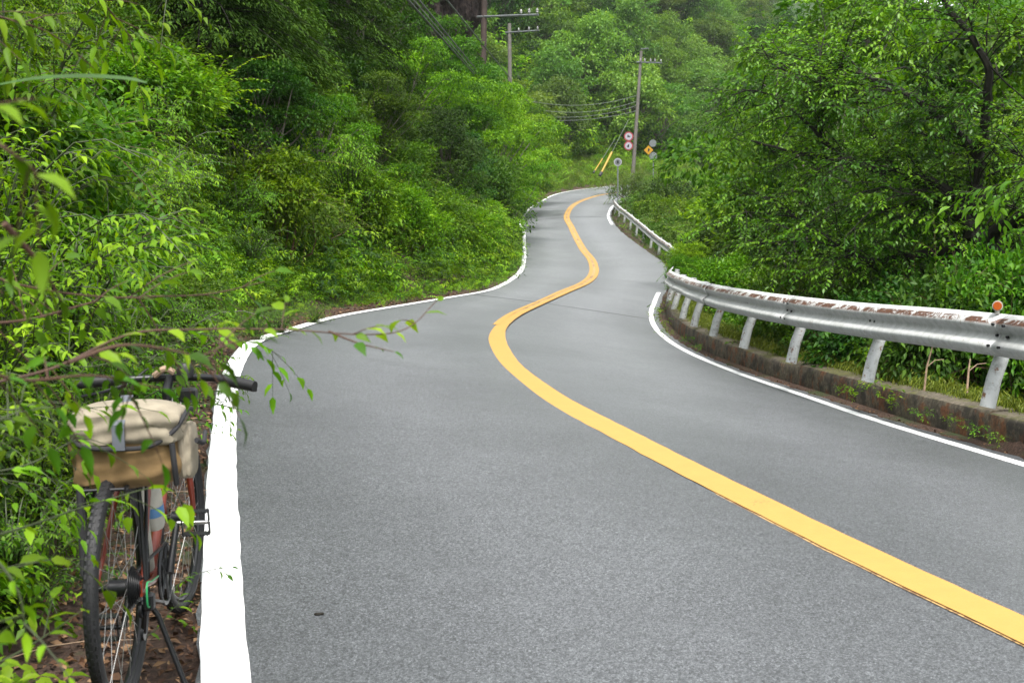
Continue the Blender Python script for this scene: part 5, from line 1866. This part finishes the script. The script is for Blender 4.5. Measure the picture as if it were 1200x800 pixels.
# ------------------------------------------------------------------ twigs hanging in close to the viewer
def hanging_twig(path, r, leaf, spacing, label, material='leaf_mid', twigs=0, twl=0.15, wood='twig_brown', tint=0.5, droop=0.3, cat='twig', ratio=0.5, spread=0.9):
    P = smooth_path([W(*p) for p in path])
    b = P[0].copy()
    P = P - b
    e = empty('leafy_twig', b, label, cat)
    mb, lv = MB(), Leaves()
    mb.tube(P, list(np.linspace(r, r * 0.3, len(P))), 7)
    Q, D, N = spray_leaves(P, spacing, leaf, spread=spread, droop=droop)
    lv.add(Q, D, N, tint + rng.normal(size=len(Q)) * 0.15, leaf * rng.uniform(0.6, 1.15, len(Q)))
    for j in range(twigs):
        k = rng.integers(1, len(P) - 1)
        ax = norm(P[k] - P[k - 1])
        d = norm(ax * 0.7 + rdir(1)[0] * [0.9, 0.4, 0.9])
        l2 = twl * rng.uniform(0.5, 1.2)
        tp = [P[k] + d * l2 * s + np.array([0, 0, -0.2 * l2 * s * s]) for s in (0, 0.4, 0.75, 1.0)]
        mb.tube(tp, [r * 0.45, r * 0.4, r * 0.3, r * 0.2], 5)
        Q, D, N = spray_leaves(tp, spacing, leaf, spread=spread, droop=droop)
        lv.add(Q, D, N, tint + rng.normal(size=len(Q)) * 0.15, leaf * rng.uniform(0.6, 1.15, len(Q)))
    mb.build('twig', M[wood], e)
    put('leaves', lv.mesh('twig_leaves', M[material], ratio, T_LEAF), e)
    return e


hanging_twig([(-40, 455, 1.75), (60, 432, 1.8), (150, 392, 1.85), (230, 386, 1.9), (330, 386, 1.95), (430, 392, 2.0), (478, 384, 2.05), (512, 352, 2.1)], 0.0024, 0.040, 0.036,
             'long reddish twig reaching out over the road above the bicycle', 'leaf_bright', 7, 0.07, tint=0.55, spread=0.7)
hanging_twig([(385, 388, 1.97), (420, 402, 1.97), (462, 412, 1.98)], 0.0022, 0.034, 0.06, 'small forked end twig below the long reddish one', 'leaf_mid', 0, tint=0.6)
hanging_twig([(80, 425, 1.5), (140, 405, 1.55), (200, 410, 1.6), (255, 425, 1.65)], 0.003, 0.039, 0.045, 'leafy twig crossing just above the bicycle handlebar', 'leaf_mid', 5, 0.12)
hanging_twig([(-60, 415, 1.4), (20, 445, 1.5), (110, 440, 1.6), (190, 455, 1.7)], 0.003, 0.039, 0.04, 'leafy twig hanging over the saddle bag lid', 'leaf_mid', 6, 0.13)
hanging_twig([(-60, 300, 2.0), (10, 330, 2.1), (90, 345, 2.2), (180, 350, 2.3)], 0.003, 0.043, 0.045, 'leafy twig at left halfway up the picture', 'leaf_mid', 7, 0.16)
hanging_twig([(-70, 380, 2.0), (30, 375, 2.1), (130, 350, 2.3), (240, 345, 2.4), (310, 330, 2.5)], 0.003, 0.037, 0.045, 'leafy twig rising to the right above the long reddish one', 'leaf_mid', 9, 0.16)
hanging_twig([(5, 262, 1.35), (45, 308, 1.4), (72, 352, 1.45)], 0.0042, 0.04, 0.12, 'bare brown twig slanting down at the left edge', 'leaf_mid', 1, 0.08, droop=0.6)
hanging_twig([(-60, 130, 1.0), (0, 170, 1.0), (40, 200, 1.02), (55, 235, 1.03)], 0.0025, 0.039, 0.022, 'blurred yellow-green leaves nearest the viewer at left', 'leaf_bright', 3, 0.09, tint=0.75)
hanging_twig([(-80, 0, 2.4), (0, 20, 2.4), (60, 40, 2.5), (110, 80, 2.6)], 0.003, 0.055, 0.035, 'drooping twig with long leaves in the top left corner', 'leaf_bright', 7, 0.16, droop=0.8, ratio=0.36)
hanging_twig([(60, -60, 3.0), (110, -10, 3.0), (150, 40, 3.1), (185, 80, 3.2)], 0.003, 0.058, 0.035, 'drooping leafy twig right of the one in the top left corner', 'leaf_bright', 7, 0.16, droop=0.8, ratio=0.36)
hanging_twig([(-60, 560, 2.2), (30, 545, 2.3), (90, 515, 2.35), (125, 520, 2.4)], 0.0025, 0.047, 0.06, 'twig with pale leaves in front of the saddle bag', 'leaf_bright', 2, 0.12, 'green_stem', tint=0.6)
hanging_twig([(-60, 640, 2.0), (20, 620, 2.1), (110, 590, 2.3), (190, 570, 2.45), (215, 590, 2.5)], 0.0025, 0.048, 0.055, 'bright leafy shoot across the top of the rear wheel', 'leaf_bright', 3, 0.13, 'green_stem', tint=0.6)
hanging_twig([(-60, 690, 2.2), (0, 670, 2.2), (60, 655, 2.3), (105, 655, 2.4)], 0.0025, 0.055, 0.055, 'bright shoot whose leaves touch the rear tyre at hub height', 'leaf_bright', 2, 0.12, 'green_stem', tint=0.7)
hanging_twig([(-80, 600, 1.5), (-20, 640, 1.5), (20, 690, 1.5), (30, 740, 1.5)], 0.003, 0.035, 0.03, 'blurred bright leaves at the lower left edge of the picture', 'leaf_bright', 5, 0.12, 'green_stem', tint=0.7)
hanging_twig([(-60, 800, 2.0), (10, 770, 2.1), (60, 740, 2.2), (95, 715, 2.3)], 0.0025, 0.055, 0.05, 'shoot with pointed leaves in the bottom left corner', 'leaf_bright', 4, 0.12, 'green_stem', tint=0.65)
hanging_twig([(-40, 500, 1.8), (20, 490, 1.9), (60, 500, 2.0), (100, 540, 2.1)], 0.0025, 0.043, 0.04, 'leafy twig hiding the left end of the saddle bag', 'leaf_mid', 8, 0.16, 'green_stem')
hanging_twig([(-60, 470, 2.6), (10, 480, 2.65), (60, 470, 2.7), (115, 480, 2.75)], 0.0025, 0.043, 0.035, 'twig with many leaves over the left part of the saddle bag lid', 'leaf_bright', 9, 0.16, 'green_stem', tint=0.5)
hanging_twig([(-60, 530, 2.7), (0, 560, 2.75), (50, 570, 2.8), (90, 600, 2.85)], 0.0025, 0.043, 0.035, 'leafy twig beside the left end of the bag above the rear tyre', 'leaf_bright', 9, 0.18, 'green_stem', tint=0.45)
hanging_twig([(30, 420, 2.4), (100, 430, 2.5), (170, 418, 2.6), (235, 430, 2.7)], 0.002, 0.035, 0.035, 'small-leaved twig just above the saddle bag and handlebar', 'leaf_mid', 9, 0.13, 'green_stem', tint=0.6)
hanging_twig([(180, 380, 2.6), (240, 392, 2.7), (300, 402, 2.75), (330, 418, 2.8)], 0.0018, 0.042, 0.04, 'small leafy tip hanging beside the handlebar grip over the road edge', 'leaf_bright', 5, 0.1, 'green_stem', tint=0.6)
# creeping shoots from the verge onto the white line
hanging_twig([(195, 700, 4.35), (215, 680, 4.4), (245, 668, 4.5), (272, 664, 4.5)], 0.002, 0.035, 0.045, 'green shoot creeping onto the white line beside the front wheel', 'leaf_mid', 3, 0.1, 'green_stem', cat='shoot', tint=0.7)
hanging_twig([(230, 508, 6.9), (250, 507, 7.1), (278, 503, 7.2)], 0.002, 0.035, 0.05, 'smaller green shoot lying over the white line below the handlebar grip', 'leaf_mid', 1, 0.08, 'green_stem', cat='shoot', tint=0.6)
hanging_twig([(150, 760, 4.0), (185, 735, 4.1), (200, 715, 4.2), (215, 705, 4.25)], 0.002, 0.043, 0.05, 'low green shoot behind the foot of the kickstand', 'leaf_mid', 3, 0.1, 'green_stem', cat='shoot', tint=0.6)
# large leaves close by at the right edge
hanging_twig([(1290, 190, 8.6), (1230, 205, 8.8), (1180, 215, 9.0), (1142, 222, 9.2)], 0.008, 0.13, 0.06, 'twig with large pale leaves hanging in at the right edge', 'leaf_cherry', 7, 0.4, 'bark_dark', tint=0.8, droop=0.6, ratio=0.42)
# single arching blade of grass
gp = smooth_path([W(-20, 103, 2.2), W(40, 92, 2.2), (W(100, 89, 2.2)), W(150, 92, 2.2), W(172, 97, 2.2)])
gb_ = MB()
for i in range(len(gp) - 1):
    w0 = 0.0028 * math.sin(math.pi * (i + 0.5) / len(gp)) + 0.0008
    gb_.add([gp[i] + [0, 0, w0], gp[i + 1] + [0, 0, w0], gp[i + 1] - [0, 0.003, w0], gp[i] - [0, 0.003, w0]], [(0, 1, 2, 3)])
meta(gb_.build('grass_blade', M['blade']), 'single long grass blade arching across the upper left', 'grass blade')
# weeds at the foot of the kerb
for i, (px, py, z, s_) in enumerate([(1000, 470, 12.6, 0.7), (985, 463, 13.0, 0.5), (1044, 480, 11.9, 0.8), (1082, 494, 11.2, 0.6), (1110, 500, 10.7, 0.5), (1142, 514, 10.2, 0.55), (1172, 522, 9.9, 0.5), (1018, 432, 12.6, 1.1), (925, 408, 14.6, 0.9), (778, 386, 23.5, 0.9), (785, 397, 22, 0.8), (772, 372, 26, 1.1), (803, 404, 20.8, 0.7), (820, 413, 19.3, 0.6)]):
    e = empty('weed', W(px, py, z) - np.array([0, 0, 0.03]), ['lush weed in the gutter left of the kerb joint', 'tiny weed next to the lush one in the gutter', 'largest weed growing in the gutter below the kerb', 'small weed right of the largest gutter weed', 'sparse weed in the middle of the gutter', 'weed in the gutter below the right guardrail post', 'weed in the gutter nearest the right edge of the picture',
                     'bright weed climbing the foot of the second guardrail post', 'bright weed behind the foot of the third guardrail post', 'tall weed at the tip of the kerb where the line curls', 'lower weed inside the curl of the white line', 'tallest weed under the guardrail bend', 'weed between the curled white line and the kerb', 'creeping weed along the kerb foot after the curl'][i], 'weed')
    e.scale = (s_, s_, s_)
    e.rotation_euler = (0, 0, i * 1.7)
    put('leaves', SPR[0] if i in (0, 2, 7, 8, 9, 11) else SPR[1], e)
# pale dead stems standing behind the rail, a bit of bark on the road
for a, b_, c_, lb_ in ((W(1083, 458, 12.2), W(1086, 430, 12.2), W(1093, 405, 12.1), 'pale forked dead stem standing behind the guardrail'), (W(1133, 460, 11.6), W(1135, 435, 11.6), W(1137, 420, 11.6), 'shorter dead stem right of the forked one behind the guardrail')):
    m_ = MB().tube([a, b_, c_], [0.012, 0.010, 0.006], 7).tube([b_, b_ + [0.08, 0, 0.07], b_ + [0.17, 0, 0.08]], [0.006, 0.004, 0.003], 6)
    meta(m_.build('dead_stem', M['twig_pale']), lb_, 'dead stem')
p = W(374, 722.5, 4.36)
meta(MB().box((0, 0, 0), (0.036, 0.014, 0.008), bev=0.003).build('bark_scrap', M['bark_dark'], loc=p + np.array([0, 0, 0.012]), rot=(0, 0, 0.2)), 'small dark scrap of bark lying on the near lane', 'debris')
# dry stalks in the litter
for i in range(16):
    u_ = rng.uniform(2.6, 6.5)
    q = along(SL, NL, rng.uniform(0.12, 0.6), u_)
    q[2] = G(q[0], q[1]) + 0.02
    a = rng.uniform(-0.5, 0.9)
    ln = rng.uniform(0.08, 0.28)
    d = np.array([math.cos(a), math.sin(a), 0.05])
    meta(MB().tube([q - d * ln, q + [0, 0, 0.012], q + d * ln], [0.0022, 0.0025, 0.001], 5).build('dry_stalk', M['twig_pale']), 'pale dry stalk lying in the brown leaf litter beside the white line', 'stalk', 'dry stalks in the leaf litter')

# ------------------------------------------------------------------ light summer haze
hz_m = bpy.data.materials.new('haze')
hz_m.use_nodes = True
hn = hz_m.node_tree
hn.nodes.remove(hn.nodes['Principled BSDF'])
pv = hn.nodes.new('ShaderNodeVolumePrincipled')
pv.inputs['Color'].default_value = (0.92, 0.96, 1.0, 1)
pv.inputs['Density'].default_value = 0.00022
pv.inputs['Anisotropy'].default_value = 0.3
hn.links.new(pv.outputs[0], hn.nodes['Material Output'].inputs['Volume'])
zt = float(max(GROUND_V[:, 2].max(), 60)) + 25
zb = float(min(GROUND_V[:, 2].min(), -20)) - 1
hx0, hx1, hy0, hy1 = float(gx.min()) - 5, float(gx.max()) + 5, float(gy.min()) - 5, float(gy.max()) + 5
hb = MB().box(((hx0 + hx1) / 2, (hy0 + hy1) / 2, (zt + zb) / 2), (hx1 - hx0, hy1 - hy0, zt - zb))
meta(hb.build('haze', hz_m, smooth=False), kind='stuff')
